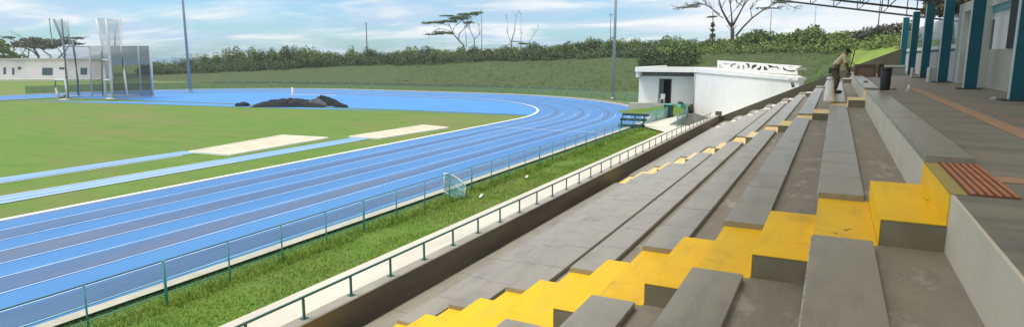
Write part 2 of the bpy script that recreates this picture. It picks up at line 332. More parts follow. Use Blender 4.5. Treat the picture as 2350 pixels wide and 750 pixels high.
# lanes coated grey, tapering as the coating wears towards the bend
b = MB()
for k in (1, 3, 5, 7):
    x0, x1 = XI+1.22*k, XI+1.22*(k+1); xc = (x0+x1)/2
    prof = [(-40, .86), (9, .84), (16, 0.68), (24, 0.50), (32, 0.34), (40, 0.24), (47.5, 0.18)]
    wob = lambda y, s: 0.05*math.sin(y*0.9+s)
    for (ya, wa), (yb, wb) in zip(prof, prof[1:]):
        n = max(1, int((yb-ya)/2))
        for i in range(n):
            y_0, y_1 = ya+(yb-ya)*i/n, ya+(yb-ya)*(i+1)/n; w0, w1 = wa+(wb-wa)*i/n, wa+(wb-wa)*(i+1)/n
            b.poly([(xc-.61*w0+wob(y_0, k), y_0, Z1+.006), (xc+.61*w0+wob(y_0, k), y_0, Z1+.006), (xc+.61*w1+wob(y_1, k), y_1, Z1+.006), (xc-.61*w1+wob(y_1, k), y_1, Z1+.006)])
    if k < 7:
        a0 = 1.22*k+.61
        strip(b, a0-.13, a0+.13, Z1+.006, i0=3, i1=22)
b.build('lane_coating', M['lane'], kind='structure')
b = MB()
for k in range(1, 9): strip(b, 1.22*k-.025, 1.22*k+.025, Z1+.012, i0=0, i1=9 if k < 8 else None)
for y in (42.0,): b.poly([(XI, y, Z1+.013), (XI+9.7, y, Z1+.013), (XI+9.7, y+.12, Z1+.013), (XI, y+.12, Z1+.013)])
b.build('lane_lines', mat('lane_line_paint', (0.60, 0.70, 0.84), (0.42, 0.56, 0.78), 1.2, 0.7, c3=(0.25, 0.40, 0.66), scale3=.8, f3=.58), kind='structure')
b = MB(); a_, c_ = path(-.22), path(0.0)
for k in range(len(a_)-1):
    b.poly([(*a_[k], Z1+.05), (*c_[k], Z1+.05), (*c_[k+1], Z1+.05), (*a_[k+1], Z1+.05)]); b.poly([(*c_[k], Z1+.05), (*c_[k+1], Z1+.05), (*c_[k+1], Z1), (*c_[k], Z1)])
b.build('track_kerb', M['kerb_white'], kind='structure', normals=False)
b = MB(); strip(b, 10.1, 10.45, G+.10); strip(b, 10.45, 10.46, G+.10)
a_, c_ = path(10.1), path(10.1)
for k in range(len(a_)-1): b.poly([(*a_[k], G+.0), (*a_[k+1], G+.0), (*a_[k+1], G+.10), (*a_[k], G+.10)])
b.build('outer_kerb', mat('outer_kerb', (0.5, 0.5, 0.42), (0.4, 0.4, 0.34), 2, 0.85), kind='structure', normals=False)
# runways and sand pits
b = MB(); b.poly([(-32.35, -20, G+.02), (-31.0, -20, G+.02), (-31.4, 23.6, G+.02), (-32.7, 23.2, G+.02)])
b.poly([(-28.3, -20, G+.02), (-26.75, -20, G+.02), (-26.75, 32.4, G+.02), (-28.2, 32.2, G+.02)])
b.build('runway_surface', M['runway'], kind='structure')
b = MB()
for x in (-32.3, -31.1, -28.2, -27.5, -26.85): b.poly([(x-.04, -20, G+.03), (x+.04, -20, G+.03), (x+.04, 22, G+.03), (x-.04, 22, G+.03)])
b.build('runway_lines', M['line'], kind='structure')
def pit(lab, cs):
    t = empty('sand_pit', (sum(c[0] for c in cs)/4, sum(c[1] for c in cs)/4, G), lab, 'sand pit', 'long jump sand pits in the grass')
    b = MB(); n = 12
    cs = [Vector((*c, 0)) for c in cs]
    vs = [[b.bm.verts.new((cs[0].lerp(cs[1], i/n)).lerp(cs[3].lerp(cs[2], i/n), j/n)+Vector((0, 0, G+.05+random.uniform(0, .05)))) for j in range(n+1)] for i in range(n+1)]
    for i in range(n):
        for j in range(n): b.bm.faces.new((vs[i][j], vs[i+1][j], vs[i+1][j+1], vs[i][j+1])).smooth = True
    b.build('sand', M['sand'], t)
    b = MB()
    for i in range(4): p, q2 = cs[i], cs[(i+1) % 4]; b.bar(p+Vector((0, 0, G+.04)), q2+Vector((0, 0, G+.04)), .08, .12)
    b.build('border', M['kerb_white'], t)
pit('long pale sand pit at the end of the left blue runway', [(-31.9, 23.0), (-28.9, 23.3), (-29.3, 31.2), (-33.0, 30.8)])
pit('shorter pale sand pit closer to the track bend, beyond the right blue runway', [(-28.5, 32.3), (-26.1, 32.5), (-25.5, 39.8), (-28.2, 40.4)])
# path beside the stand
b = MB(); b.box(-10.35, -6.33, -6, 44, G-.1, G+.12); b.poly([(-10.35, 44, G+.12), (-6.33, 44, G+.12), (-6.33, 64, G+.12), (-11.2, 64, G+.12), (-13.2, 47.5, G+.12)])
b.build('path', M['path'], kind='structure')
b = MB(); b.poly([(PZ(1535, 290, G)+Vector((0, 0, .135))), (PZ(1580, 292, G)+Vector((0, 0, .135))), (PZ(1690, 250, G)+Vector((0, 0, .135))), (PZ(1604, 252, G)+Vector((0, 0, .135)))])
b.build('asphalt_patch', M['asphalt'], kind='structure')

# ------------------------------------------------------------ grandstand
YN, YF = -3.0, 40.0
def zt(k): return -1.30-.37*(k-1)
def xl(k): return -.045-.82*(k-1)
st = empty('grandstand', (-2, 18, G), 'tiered concrete grandstand with terraces stepping down towards the blue track', 'grandstand')
b = MB(); NR = 8
for k in range(1, NR+1):
    b.box(xl(k), .80 if k == 1 else xl(k-1)+.02, YN, YF, G, zt(k), mi=0)
b.build('terrace', [M['tread']], st)
b = MB(); b.box(.765, 9.5, YN, YF, G, -.90); b.box(3.12, 9.5, YF, 48, G, -.90); b.build('concourse_slab', M['floor'], st)
b = MB(); b.box(.745, .765, YN, YF, zt(1)+.002, -.902); b.build('concourse_riser', M['riser'], st)
b = MB(); b.box(-6.12, xl(8)-.002, YN, YF, G, -4.22); b.build('lower_walkway', M['wall_in'], st)
b = MB(); b.box(-6.118, -5.97, YN, YF, -4.218, -4.02); b.build('lower_kerb', M['wall_in'], st)
AIS = [(4.95, 6.42), (18.62, 19.95), (35.9, 37.4)]
AN = ['nearest yellow aisle', 'second aisle', 'farthest aisle']
# aisles: half-step blocks and painted treads
for ai, (ya, yb) in enumerate(AIS):
    t = empty('aisle_stair', (-2, (ya+yb)/2, -1.3), ['bright yellow painted aisle stair crossing the terraces in the foreground', 'worn yellow aisle stair halfway along the stand, by the bending person', 'pale whitish aisle stair at the far end of the stand'][ai], 'stairs', 'aisle stairs of the stand')
    ym = [M['yellow'], M['yellow_worn'], M['cream']][ai]
    for k in range(0, NR):
        top = zt(k+1)+.19
        b = MB(); x0, x1 = xl(k+1)+.405, (.745 if k == 0 else xl(k)-.002)
        b.box(x0+.004, x1-.001, ya+.02, yb+.08, zt(k+1), top-.006, mi=1)
        b.box(x0, x1, ya+.015, yb+.085, top-.007, top, .002, mi=0)
        b.box(x0-.004, x0+.001, ya+.02, yb+.07, zt(k+1)+.004, top-.004, mi=0)
        b.build('step', [ym, M['step_side']], t)
        b = MB(); b.box(xl(k+1)-.006, x0-.006, ya-.02, yb+.06, zt(k+1)-.005, zt(k+1)+.004, mi=0)
        b.box(xl(k+1)-.007, xl(k+1)-.001, ya+.02, yb+.06, zt(k+2)+.19 if k < NR-1 else -4.2, zt(k+1), mi=0)
        b.build('painted_tread', M['yellow_tread'] if ai == 0 else ym, t)
    b = MB(); b.box(.738, .744, ya+.02, yb+.02, zt(1)+.19, -.897); b.box(.738, .84, ya+.02, yb-.02, -.899, -.895, mi=1)
    b.build('painted_riser', [ym, M['olive'] if ai == 0 else ym], t)
    if ai == 0:
        b = MB(); b.box(.84, 1.12, ya+.03, yb-.02, -.898, -.893, mi=1)
        for i in range(6): x = .856+i*.047; b.box(x, x+.030, ya+.04, yb-.03, -.893, -.884, .002, mi=0)
        b.build('tactile_strip', [M['tactile'], M['tact_dark']], t, label='ribbed terracotta tactile strip at the head of the stair')
# paint chips on the nearest stair
# bench slabs
segs = [(YN, AIS[0][0]-.10), (AIS[0][1], AIS[1][0]-.08), (AIS[1][1], AIS[2][0]-.08), (AIS[2][1], YF-.1)]
rown = ['topmost row', 'second row', 'third row', 'fourth row', 'fifth row', 'sixth row', 'seventh row', 'second lowest row', 'lowest row']
segn = ['nearest section before the first aisle', 'between the first and second aisles', 'between the second and third aisles', 'beyond the third aisle']
for k in range(0, NR+1):
    for si, (y0, y1) in enumerate(segs):
        if k == 0 and si == 0: continue
        z0 = (-.90 if k == 0 else zt(k)); x0 = (.748 if k == 0 else xl(k)-.012); x1 = x0+(.355 if k == 0 else .375)
        b = MB(); y = y0; s0 = True
        while y < y1-.3:
            ln = (.96 if si else 2.6); ln = ln if y1-y > ln+.4 else y1-y
            dz = random.uniform(-.001, .001); dx = random.uniform(-.001, .001)
            b.box(x0+dx, x1+dx, y, y+ln-.006, z0+.001, z0+.058+dz, .003)
            y += ln
        o = b.build('bench_slab', M['bench'])
        tag(o, 'grey concrete bench, '+rown[k]+', '+segn[si], 'bench', 'concrete bench slabs of the stand')
b = MB()
for k in range(1, NR+1):
    for y0, y1 in segs: b.box(xl(k)-.021, xl(k)-.0125, y0+.01, y1-.01, zt(k)-.03, zt(k)+.040)
b.build('bench_lip_strip', mat('pale_strip', (0.62, 0.60, 0.54), (0.30, 0.29, 0.25), 5, .9, c3=(0.22, 0.21, 0.18), scale3=2.5, f3=.5), st)  # thin pale mottled strip along the left lip of each bench
for (px, py, z_) in ((2121, 455, zt(1)+.191), (2128, 460, zt(1)+.191), (1940, 527, zt(1)+.0055), (1918, 534, zt(1)+.0055), (1950, 525, zt(1)+.0055)):
    c_ = PZ(px, py, z_); n_ = 9; pts_ = [(c_.x+math.cos(i*2*math.pi/n_)*random.uniform(.008, .022), c_.y+math.sin(i*2*math.pi/n_)*random.uniform(.006, .016), z_+.001) for i in range(n_)]
    b = MB(); b.poly(pts_); b.build('paint_chip', M['crack'], st)
# guide tiles on the concourse
b = MB(); b.box(1.90, 2.13, YN, 21.2, -.898, -.893); b.box(1.13, 1.898, 5.60, 5.86, -.898, -.893); b.build('guide_tiles', M['guide'], st)
b = MB(); b.box(2.30, 2.42, 6, 21.5, -.899, -.896); b.build('guide_tile_border', mat('guide_border', (0.26, 0.20, 0.14), rough=0.8), st)
# low wall along the walkway with its handrail
wl = empty('parapet_wall', (-6.2, 18, G), 'long dark concrete parapet along the foot of the stand', 'wall')
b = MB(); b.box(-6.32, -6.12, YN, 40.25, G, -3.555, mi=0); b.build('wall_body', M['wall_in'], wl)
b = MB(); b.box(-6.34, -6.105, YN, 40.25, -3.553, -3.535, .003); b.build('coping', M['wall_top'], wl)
hr = empty('handrail', (-6.24, 18, -3.54), 'dark teal metal handrail on short posts along the parapet top', 'railing')
b = MB(); b.box(-6.258, -6.222, -3, 38, -3.240, -3.212, .005); b.build('top_rail', M['teal_rail'], hr)
y = -2.58; i = 0
while y < 38:
    b = MB(); b.box(-6.252, -6.228, y-.016, y+.016, -3.533, -3.246); b.box(-6.28, -6.20, y-.045, y+.045, -3.534, -3.522); b.build('post', M['teal_rail'], hr)
    y += .955
# end wall: top edge climbs parallel to the rake
def zend(x): return -1.06+(x+.35)*.447
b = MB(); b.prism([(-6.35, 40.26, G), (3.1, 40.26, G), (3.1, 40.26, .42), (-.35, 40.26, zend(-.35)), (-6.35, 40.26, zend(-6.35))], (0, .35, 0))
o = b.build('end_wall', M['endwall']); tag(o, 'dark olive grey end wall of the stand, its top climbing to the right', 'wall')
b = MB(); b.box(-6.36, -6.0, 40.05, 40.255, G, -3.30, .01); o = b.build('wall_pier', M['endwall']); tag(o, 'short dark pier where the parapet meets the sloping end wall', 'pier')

# ------------------------------------------------------------ concourse columns and roof trusses
YC = [16.4+5.3*i for i in range(-2, 6)]
XC = 3.36
_q0, _q1 = PY(2071, 39, 42.9), PY(1760, 0, 42.9)
CSL = (_q1.z-_q0.z)/(_q0.x-_q1.x)
def chord(x): return _q0.z+(XC-x)*CSL     # bottom chord height
cols = []
for i, yc in enumerate(YC):
    t = empty('roof_column', (XC, yc, -.9), None, 'column', 'teal roof columns along the concourse')
    xx, zz_ = XC, 3.6
    b = MB(); b.box(xx-.12, xx+.17, yc-.13, yc+.13, -.885, chord(XC)-.05, .006); b.build('shaft', M['col'], t)
    b = MB(); b.box(xx-.15, xx-.1215, yc-.15, yc-.05, -.885, chord(XC)-.05, .004); b.build('lit_flange', M['col_lit_edge'], t)  # pale strip painted as light grazing the column's left edge
    b = MB(); b.box(xx-.28, xx+.30, yc-.24, yc+.24, -.897, -.87, .004); b.build('base_plate', M['steel'], t)
    cols.append(t)
lab = {2: 'nearest teal steel column, cut by the right edge of the picture', 3: 'teal steel column beside the white portal, second in the row', 4: 'third teal steel column, beside the dark glass panels', 5: 'fourth teal steel column with the white box at its foot', 6: 'fifth teal steel column, next to the last one', 7: 'last and farthest teal steel column, under the truss end'}
for i, t in enumerate(cols): t['label'] = lab.get(i, 'teal steel column near the camera, out of the picture')
for i, yc in enumerate(YC):
    if i < 2: continue
    nm = {2: 'nearest', 3: 'second nearest', 4: 'third', 5: 'fourth', 6: 'fifth', 7: 'farthest'}[i]
    t = empty('roof_truss', (XC, yc, 2), 'dark steel roof truss over the stand, '+nm+' in the row', 'truss', 'roof trusses over the stand')
    L0 = -6.6
    b = MB(); b.bar((XC+3.6, yc, chord(XC+3.6)+.1), (L0, yc, chord(L0)), .10, .10); b.build('bottom_chord', M['steel'], t)
    b = MB(); b.bar((XC+3.6, yc, chord(XC)+1.3), (L0, yc, chord(L0)+.65), .10, .12); b.build('top_chord', M['steel'], t)
    x = XC; nx = 0; b = MB(); top = lambda x: chord(XC)+1.3+(chord(L0)+.65-chord(XC)-1.3)*((XC+3.6-x)/(XC+3.6-L0))
    while x > L0+.5:
        b.bar((x, yc, chord(x)), (x, yc, top(x)), .05, .05)
        x2 = x-1.25
        if x2 > L0: b.bar((x, yc, top(x)), (x2, yc, chord(x2)), .045, .045)
        x = x2
    b.build('web', M['steel'], t)
rf = empty('unseen_stand_roof', (-1, 18, 4), 'pale half see-through roof out of view, shaped to shade the upper rows, on purlins', 'roof')
def ztop(x): return chord(XC)+1.38+(chord(-6.6)+.73-chord(XC)-1.38)*((XC+3.6-x)/(XC+3.6+6.6))
b = MB()
xs = np.linspace(-4.1, 8.5, 150)  # unseen sheet, left edge placed to shade the upper rows only
pr = [(x, -4, ztop(x)+.06+(.02 if i % 2 else 0)) for i, x in enumerate(xs)]
for a_, c_ in zip(pr, pr[1:]): b.poly([a_, c_, (c_[0], 37.2, c_[2]), (a_[0], 37.2, a_[2])])
b.build('roof_shade_sheet', M['roof'], rf)
for x in np.arange(-6.4, 7, 1.65):
    b = MB(); b.box(x-.035, x+.035, -4, 43, ztop(x)-.09, ztop(x)+.02); b.build('purlin', M['steel'], rf)

# ------------------------------------------------------------ rooms behind the columns
rm = empty('stand_rooms', (4.2, 24, -.9), 'white and beige rooms with dark openings behind the teal columns', 'building')
XW = 3.98
def yw(px, X=XW): return PX(px, 150, X).y
YR = yw(2237)
zs = PX(2290, 113, XW).z
b = MB(); b.box(XW, XW+.18, 10.0, YR, -.9, zs-.002); b.build('dado_wall', M['beige'], rm)
b = MB(); b.box(XW+.03, XW+.2, 10.0, YR, zs, 3.6); b.build('upper_wall', M['white'], rm)
b = MB(); b.box(XW-.02, XW-.002, yw(2254), YR, -.9, zs-.01); b.build('dado_panel', M['greywhite'], rm)
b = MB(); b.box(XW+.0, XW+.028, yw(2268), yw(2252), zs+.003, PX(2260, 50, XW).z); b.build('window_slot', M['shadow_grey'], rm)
b = MB(); b.box(XW-.04, XW+.028, yw(2329), yw(2307), zs+.003, 3.6); b.build('dark_pier', M['dark'], rm)
b = MB(); b.box(XW-.02, XW+.028, yw(2305), YR, PX(2300, 24, XW).z, PX(2300, 9, XW).z); b.build('lintel_band', M['teal_fence'], rm)
b = MB(); b.box(XW-.06, XW+.029, yw(2305), YR, PX(2300, 9, XW).z+.002, PX(2300, -20, XW).z); b.build('fascia', M['offwhite'], rm)
XP = 3.74
pt = empty('entrance_portal', (XP, yw(2210, XP), -.9), 'pale projecting entrance portal with a dark doorway between the teal columns', 'portal')
p0, p1, p2, p3, p4 = yw(2238, XP), yw(2231, XP), yw(2212, XP), yw(2200, XP), yw(2188, XP)
zp0, zp1 = PX(2200, 33, XP).z, PX(2200, 14, XP).z; zdr = PX(2207, 116, XP).z
b = MB(); b.box(XP, XW+.2, p0-.3, p1, -.9, zp1); b.box(XP, XW+.2, p3, p4, -.9, zp1); b.box(XP, XW+.2, p1, p3, zp0, zp1); b.box(XP+.24, XW+.2, p1, p3, zdr+.1, zp0-.001); b.build('frame', M['offwhite'], pt)
b = MB(); b.box(XP+.22, XP+.30, p2, p3-.01, -.88, zdr); b.build('doorway', M['shadow_grey'], pt)
b = MB(); b.box(XP+.20, XP+.30, p1+.01, p2-.002, -.9, zdr); b.build('side_panel', M['riser'], pt)
# balustrade with glass between the far columns
for i, (y0, y1, lb) in enumerate([(p4+.05, 36.4, 'nearer grey white balustrade with tinted glass above, beside the portal'), (36.6, 42.0, 'middle grey white balustrade with tinted glass above'), (42.2, 47.5, 'farthest balustrade with tinted glass, behind the last column')]):
    t = empty('glass_balustrade', (3.9, (y0+y1)/2, -.9), lb, 'balustrade', 'glass balustrades behind the columns')
    b = MB(); b.box(3.86, 3.96, y0, y1, -.9, .20); b.build('panel_wall', M['greywhite'], t)
    b = MB(); b.box(3.84, 3.98, y0, y1, .202, .29); b.build('dark_rail', M['dark'], t)
    b = MB(); b.box(3.86, 3.96, y0, y1, .292, .45); b.build('sill', M['offwhite'], t)
    b = MB(); b.box(3.90, 3.92, y0+.1, y1-.1, .452, 1.55); b.build('glass_pane', M['glass'], t)
# low white slabs / boxes at the far end of the concourse
def thingbox(name, lab, cat, x0, x1, y0, y1, z0, z1, m, bev=.01, group=None, rz=0):
    b = MB(); b.box(x0, x1, y0, y1, z0, z1, bev, rz=rz); o = b.build(name, m); return tag(o, lab, cat, group)
def at_box(name, lab, cat, px0, px1, py0, py1, Y, dep, m, group=None):
    a, c = PY(px0, py1, Y), PY(px1, py0, Y); return thingbox(name, lab, cat, a.x, c.x, Y, Y+dep, a.z, c.z, m, group=group)
def zfloor(Y): return 0
t = empty('plywood_crate', (.75, 33, -.9), 'brown plywood crate on the stand beyond the bending person', 'crate')
b = MB(); b.box(.78, 1.62, 33, 33.9, -.89, -.36, .01); b.build('box_body', mat('plywood', (0.24, 0.17, 0.105), (0.19, 0.13, 0.08), 3, 0.8, c3=(0.28, 0.2, 0.12)), t)
b = MB();
for x in (.77, 1.55): b.box(x, x+.09, 32.97, 32.998, -.89, -.35)
b.box(.861, 1.549, 32.97, 32.998, -.46, -.35); b.build('batten', mat('batten', (0.17, 0.11, 0.07), rough=0.8), t)
thingbox('brown_post', 'short dark brown post beside the plywood crate', 'post', 1.68, 1.90, 32.5, 32.7, -.898, -.32, mat('brown_post', (0.085, 0.05, 0.035), (0.06, 0.04, 0.03), 5, 0.8))
t = empty('low_wall', (2.6, 36, -.9), 'low pale grey wall with a white cap at the far end of the concourse', 'wall')
b = MB(); b.box(2.05, 3.0, 36.0, 36.2, -.898, -.50); b.build('wall_body', M['greywhite'], t)
b = MB(); b.box(2.0, 3.02, 35.97, 36.23, -.498, -.42, .008); b.build('cap', M['white'], t)
# black bin
t = empty('litter_bin', (1.16, 18.8, -.85), 'tall black cylindrical bin standing on the concourse edge', 'bin')
b = MB(); b.tube([(1.16, 18.8, -.85), (1.16, 18.8, -.83), (1.16, 18.8, -.34), (1.16, 18.8, -.33)], [.11, .115, .125, .12], 24); b.build('bin_body', mat('black_plastic', (0.016, 0.015, 0.014), rough=0.45), t)
b = MB(); b.tube([(1.16, 18.8, -.329), (1.16, 18.8, -.30), (1.16, 18.8, -.27)], [.13, .132, .11], 24); b.build('lid', mat('black_lid', (0.022, 0.02, 0.02), rough=0.4), t)
t = empty('white_cone', (1.72, 19.3, -.9), 'small white cone at the end of the orange guide tiles', 'cone')
b = MB(); b.tube([(1.72, 19.3, -.89), (1.72, 19.3, -.72)], [.05, .016], 16); b.build('cone_body', M['white'], t)
b = MB(); b.box(1.655, 1.785, 19.235, 19.365, -.897, -.888, .002); b.build('cone_foot', M['offwhite'], t)
for (x, y, lb, s) in ((1.45, 20.2, 'small dark stone on the floor between black bin and white cone', .06), (.92, 24.0, 'grey rubble lump on the ledge left of the black bin', .06), (3.05, 16.6, 'small pale stone beside the nearest column base', .055)):
    bb = bmesh.new(); bmesh.ops.create_icosphere(bb, subdivisions=2, radius=s)
    for v in bb.verts: v.co = Vector((v.co.x*1.3, v.co.y, max(-.3*s, v.co.z*.8)))*(1+random.uniform(-.15, .15))
    zb = -.85 if x < 1.1 else -.9
    for v in bb.verts: v.co += Vector((x, y, zb+.3*s+.004))
    b = MB(); b.merge(bb); o = b.build('rubble_stone', M['greywhite'] if s != .06 else M['step_side']); tag(o, lb, 'stone')
def chairbox(x, y, w_, d_, h_, lb):
    t = empty('white_box', (x, y, -.9), lb, 'box', 'white boxes by the columns')
    b = MB(); b.box(x-w_/2, x+w_/2, y, y+d_, -.897, -.9+h_, .01); b.build('carton', M['greywhite'], t)
    b = MB(); b.box(x-w_/2-.02, x-w_/2+.06, y-.03, y-.002, -.897, -.88+h_, .006); b.build('edge_board', M['white'], t)
chairbox(3.08, 27.0, .28, .3, .50, 'white box standing at the foot of the fourth column')
chairbox(2.95, 31.9, .16, .2, .42, 'smaller white box standing farther back between the columns')

# ------------------------------------------------------------ track fence beside the stand
fx = -12.5
tf = empty('mesh_fence', (fx, 20, G), 'teal metal mesh fence along the near side of the track', 'fence')
b = MB(); b.tube([(fx, -4, -4.29), (fx, 46, -4.29)], .015, 6); b.build('top_rail', M['teal_rail'], tf)
b = MB(); b.tube([(fx, -4, -4.71), (fx, 46, -4.71)], .011, 6); b.build('middle_rail', M['teal_fence'], tf)
b = MB(); b.tube([(fx, -4, -5.02), (fx, 46, -5.02)], .010, 6); b.build('bottom_rail', M['teal_fence'], tf)
b = MB(); b.poly([(fx-.02, -4, -5.2), (fx-.02, 46, -5.2), (fx-.02, 46, -4.3), (fx-.02, -4, -4.3)]); b.build('mesh_panel', M['chain'], tf)
y = -3.17+.02; n = 0
while y < 46:
    b = MB(); b.tube([(fx, y, G), (fx, y, -4.27)], (.030 if n % 4 == 3 else .019), 8); b.build('post', M['teal_fence'], tf); y += 1.62; n += 1
# perimeter fence round the bend
pf = empty('perimeter_fence', (-46, 84, G), 'low green mesh fence curving round the outside of the track bend', 'fence')
fp = path(13.5)[3:52]
b = MB(); b2 = MB(); b3 = MB()
for (x0, y0), (x1, y1) in zip(fp, fp[1:]):
    b.poly([(x0, y0, G), (x1, y1, G), (x1, y1, G+1.0), (x0, y0, G+1.0)]); b2.bar((x0, y0, G+1.05), (x1, y1, G+1.05), .05, .05)
b.build('mesh_panel', M['farmesh'], pf); b2.build('top_rail', mat('fence_pale', (0.08, 0.15, 0.13), rough=0.6), pf)
for (x0, y0), (x1, y1) in list(zip(fp, fp[1:])):
    b = MB(); b.tube([(x0, y0, G), (x0, y0, G+1.1)], .04, 6); b.build('post', M['teal_fence'], pf)
# strip of bare ground between the bend and the fence
b = MB(); a_, c_ = path(10.46)[3:53], path(12.6)[3:53]
for k in range(len(a_)-1): b.poly([(*a_[k], G+.015), (*c_[k], G+.015), (*c_[k+1], G+.015), (*a_[k+1], G+.015)])
b.build('gravel_strip', mat('gravel', (0.15, 0.165, 0.12), (0.10, 0.13, 0.08), 0.6, 0.9), kind='structure')

# curved acrylic screen by the fence
t = empty('acrylic_screen', (-12.2, 20, G), 'curved translucent pale blue screen standing by the mesh fence', 'screen')
def arcpts(x0, n=9):
    out_ = []
    for i in range(n): a = R(-8+88*i/(n-1)); out_.append((x0+.0, 20.9-1.05*math.sin(a)*1.0, 0, a))
    return out_
A = [PX(1020, 398, -12.9), PX(1033, 401, -12.8), PX(1047, 407, -12.6), PX(1058, 415, -12.4), PX(1068, 427, -12.2)]
Bm = [PX(1018, 438, -12.9), PX(1030, 446, -12.8), PX(1042, 452, -12.6), PX(1054, 457, -12.4), PX(1066, 461, -12.2)]
b = MB()
for i in range(4): b.poly([A[i], A[i+1], Bm[i+1], Bm[i]])
o = b.build('sheet', M['acrylic'], t); md = o.modifiers.new('s', 'SOLIDIFY'); md.thickness = .012
b = MB(); b.tube(A, .035, 8); b.build('top_edge', M['acr_edge'], t)
b = MB(); b.tube(Bm, .035, 8); b.build('bottom_edge', M['acr_edge'], t)
b = MB(); b.tube([A[i].lerp(Bm[i], .45+.0*i) for i in range(5)], .02, 8); b.build('middle_bar', M['acr_edge'], t)
for pa, pb in ((A[0], Bm[0]), (A[4], Bm[4])):
    b = MB(); b.tube([pa, (pb.x, pb.y, G)], .018, 6); b.build('upright', M['acr_edge'], t)

for (px, py, ln_, lb) in ((1209, 405, .55, 'short white plank lying in the verge grass, right one of two'), (1104, 449, .6, 'weathered pale plank half hidden in the verge grass below the curved screen')):
    p = PZ(px, py, G+.06); b = MB(); b.box(p.x-.05, p.x+.05, p.y-ln_/2, p.y+ln_/2, G+.04, G+.075, .004, rz=.35); o = b.build('plank', M['offwhite']); tag(o, lb, 'plank', 'planks in the verge')
# grass blades in the verge below the stand: nobody could count them
def blades(name, n, x0, x1, y0, y1, hmin, hmax, wid, bias=1.0):
    t_ = rng.random(n)**bias; y = y0+(y1-y0)*t_; x = x0+(x1-x0)*rng.random(n)
    patch = np.sin(x*2.3+y*.7)*np.sin(y*1.1-x*.8)+rng.normal(0, .5, n)
    keep = (patch > -.9) & (np.sin(x*1.7+3)*np.sin(y*.45+1)+np.sin(x*.9-y*1.3)*.5+rng.normal(0, .25, n) < 1.05); x, y, patch = x[keep], y[keep], patch[keep]; n = len(x)
    h = hmin+(hmax-hmin)*rng.random(n)*np.clip(.7+.3*patch, .3, 1.3); a = rng.random(n)*2*math.pi; wv = wid*(1+y/25)
    lean = rng.normal(0, .5, (n, 2))*h[:, None]
    p0 = np.stack([x-np.cos(a)*wv, y-np.sin(a)*wv, np.full(n, G)], 1); p1 = np.stack([x+np.cos(a)*wv, y+np.sin(a)*wv, np.full(n, G)], 1)
    p2 = np.stack([x+lean[:, 0], y+lean[:, 1], G+h], 1)
    v = np.stack([p0, p1, p2], 1).reshape(-1, 3); me = np_mesh(name, v, np.arange(3*n).reshape(-1, 3), M['blade'], k=3)
    o = bpy.data.objects.new(name, me); C.objects.link(o); return o
o = blades('verge_grass', 85000, -13.55, -10.38, 5, 47, .02, .07, .008, 1.15); tag(o, 'short ragged green grass in the verge between path and track', 'grass', kind='stuff')
o = blades('tall_verge_grass', 9000, -12.75, -12.2, 5, 46, .08, .24, .008, 1.1); tag(o, 'longer grass along the foot of the mesh fence', 'grass', kind='stuff')

# ------------------------------------------------------------ white building
wb = empty('white_building', (-8, 60, G), 'flat roofed white building with a recessed porch beyond the end of the stand', 'building')
A0 = Vector((-11.62, 60.3)); dirw = Vector((.455, -.89)).normalized(); LW = 0
_rr = ray(1835, 180); _k = _rr.x/_rr.y; LW = (_k*A0.y-A0.x)/(dirw.x-_k*dirw.y)
E0 = A0+dirw*LW
nrm = Vector((.89, .455))
za = PY(1585, 166, 60.3).z; ze = za
def wp(p, z): return (p.x, p.y, z)
b = MB(); ww = .25
b.prism([wp(A0, G), wp(E0, G), wp(E0, PY(1835, 186, E0.y).z), wp(A0, za)], (nrm.x*ww, nrm.y*ww, 0)); b.build('side_wall', M['white'], wb)
# roof edge runs over both sides
zr = PY(1585, 166, 60.3).z; zr2 = PY(1585, 155, 60.3).z
ze1, ze2 = PY(1835, 186, E0.y).z, PY(1835, 178, E0.y).z
o_ = -nrm*.10
b = MB(); b.prism([wp(A0+o_, zr+.002), wp(E0+o_, ze1+.002), wp(E0+o_, ze2), wp(A0+o_, zr2)], (nrm.x*.5, nrm.y*.5, 0)); b.build('roof_edge', M['white'], wb)
Lf = PY(1459, 157, 60.6)
b = MB(); b.box(Lf.x, A0.x-.10, 60.35, 60.7, zr-.02, zr2, .01); b.box(Lf.x, Lf.x+.35, 60.702, 72, zr-.55, zr2, .01); b.build('roof_fascia', M['white'], wb)
b = MB(); b.prism([(Lf.x+.36, 60.72, zr+.05), (A0.x+3, 60.72, zr+.05), (A0.x+9, 72, zr+.05), (Lf.x+.36, 72, zr+.05)], (0, 0, .25)); b.build('roof_slab', M['greywhite'], wb)
YP = 61.7; zp = PY(1500, 236, 61.7).z
pl = PY(1465, 235, YP); pr_ = PY(1583, 235, YP)
d0, d1 = PY(1512, 235, YP).x, PY(1538, 235, YP).x; zd = PY(1512, 182, YP).z
b = MB(); b.box(pl.x, d0, YP, YP+.2, G, zr-.45); b.box(d1, pr_.x+.8, YP, YP+.2, G, zr-.45); b.box(d0, d1, YP, YP+.2, zd, zr-.45); b.build('porch_wall', M['white'], wb)
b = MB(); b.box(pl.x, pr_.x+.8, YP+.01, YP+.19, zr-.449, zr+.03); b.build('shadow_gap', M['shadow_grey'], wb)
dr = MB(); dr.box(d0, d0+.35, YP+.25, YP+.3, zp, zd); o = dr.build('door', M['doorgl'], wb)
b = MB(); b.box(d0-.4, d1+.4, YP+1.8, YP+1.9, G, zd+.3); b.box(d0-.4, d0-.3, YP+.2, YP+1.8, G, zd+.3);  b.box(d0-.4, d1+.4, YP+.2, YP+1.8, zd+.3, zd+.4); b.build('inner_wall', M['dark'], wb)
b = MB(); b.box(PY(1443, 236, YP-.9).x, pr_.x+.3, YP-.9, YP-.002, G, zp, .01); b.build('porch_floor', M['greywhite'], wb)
b = MB(); b.box(A0.x-.02, A0.x+.2, 60.32, YP, G, zr); b.build('porch_side', M['shadow_grey'], wb)
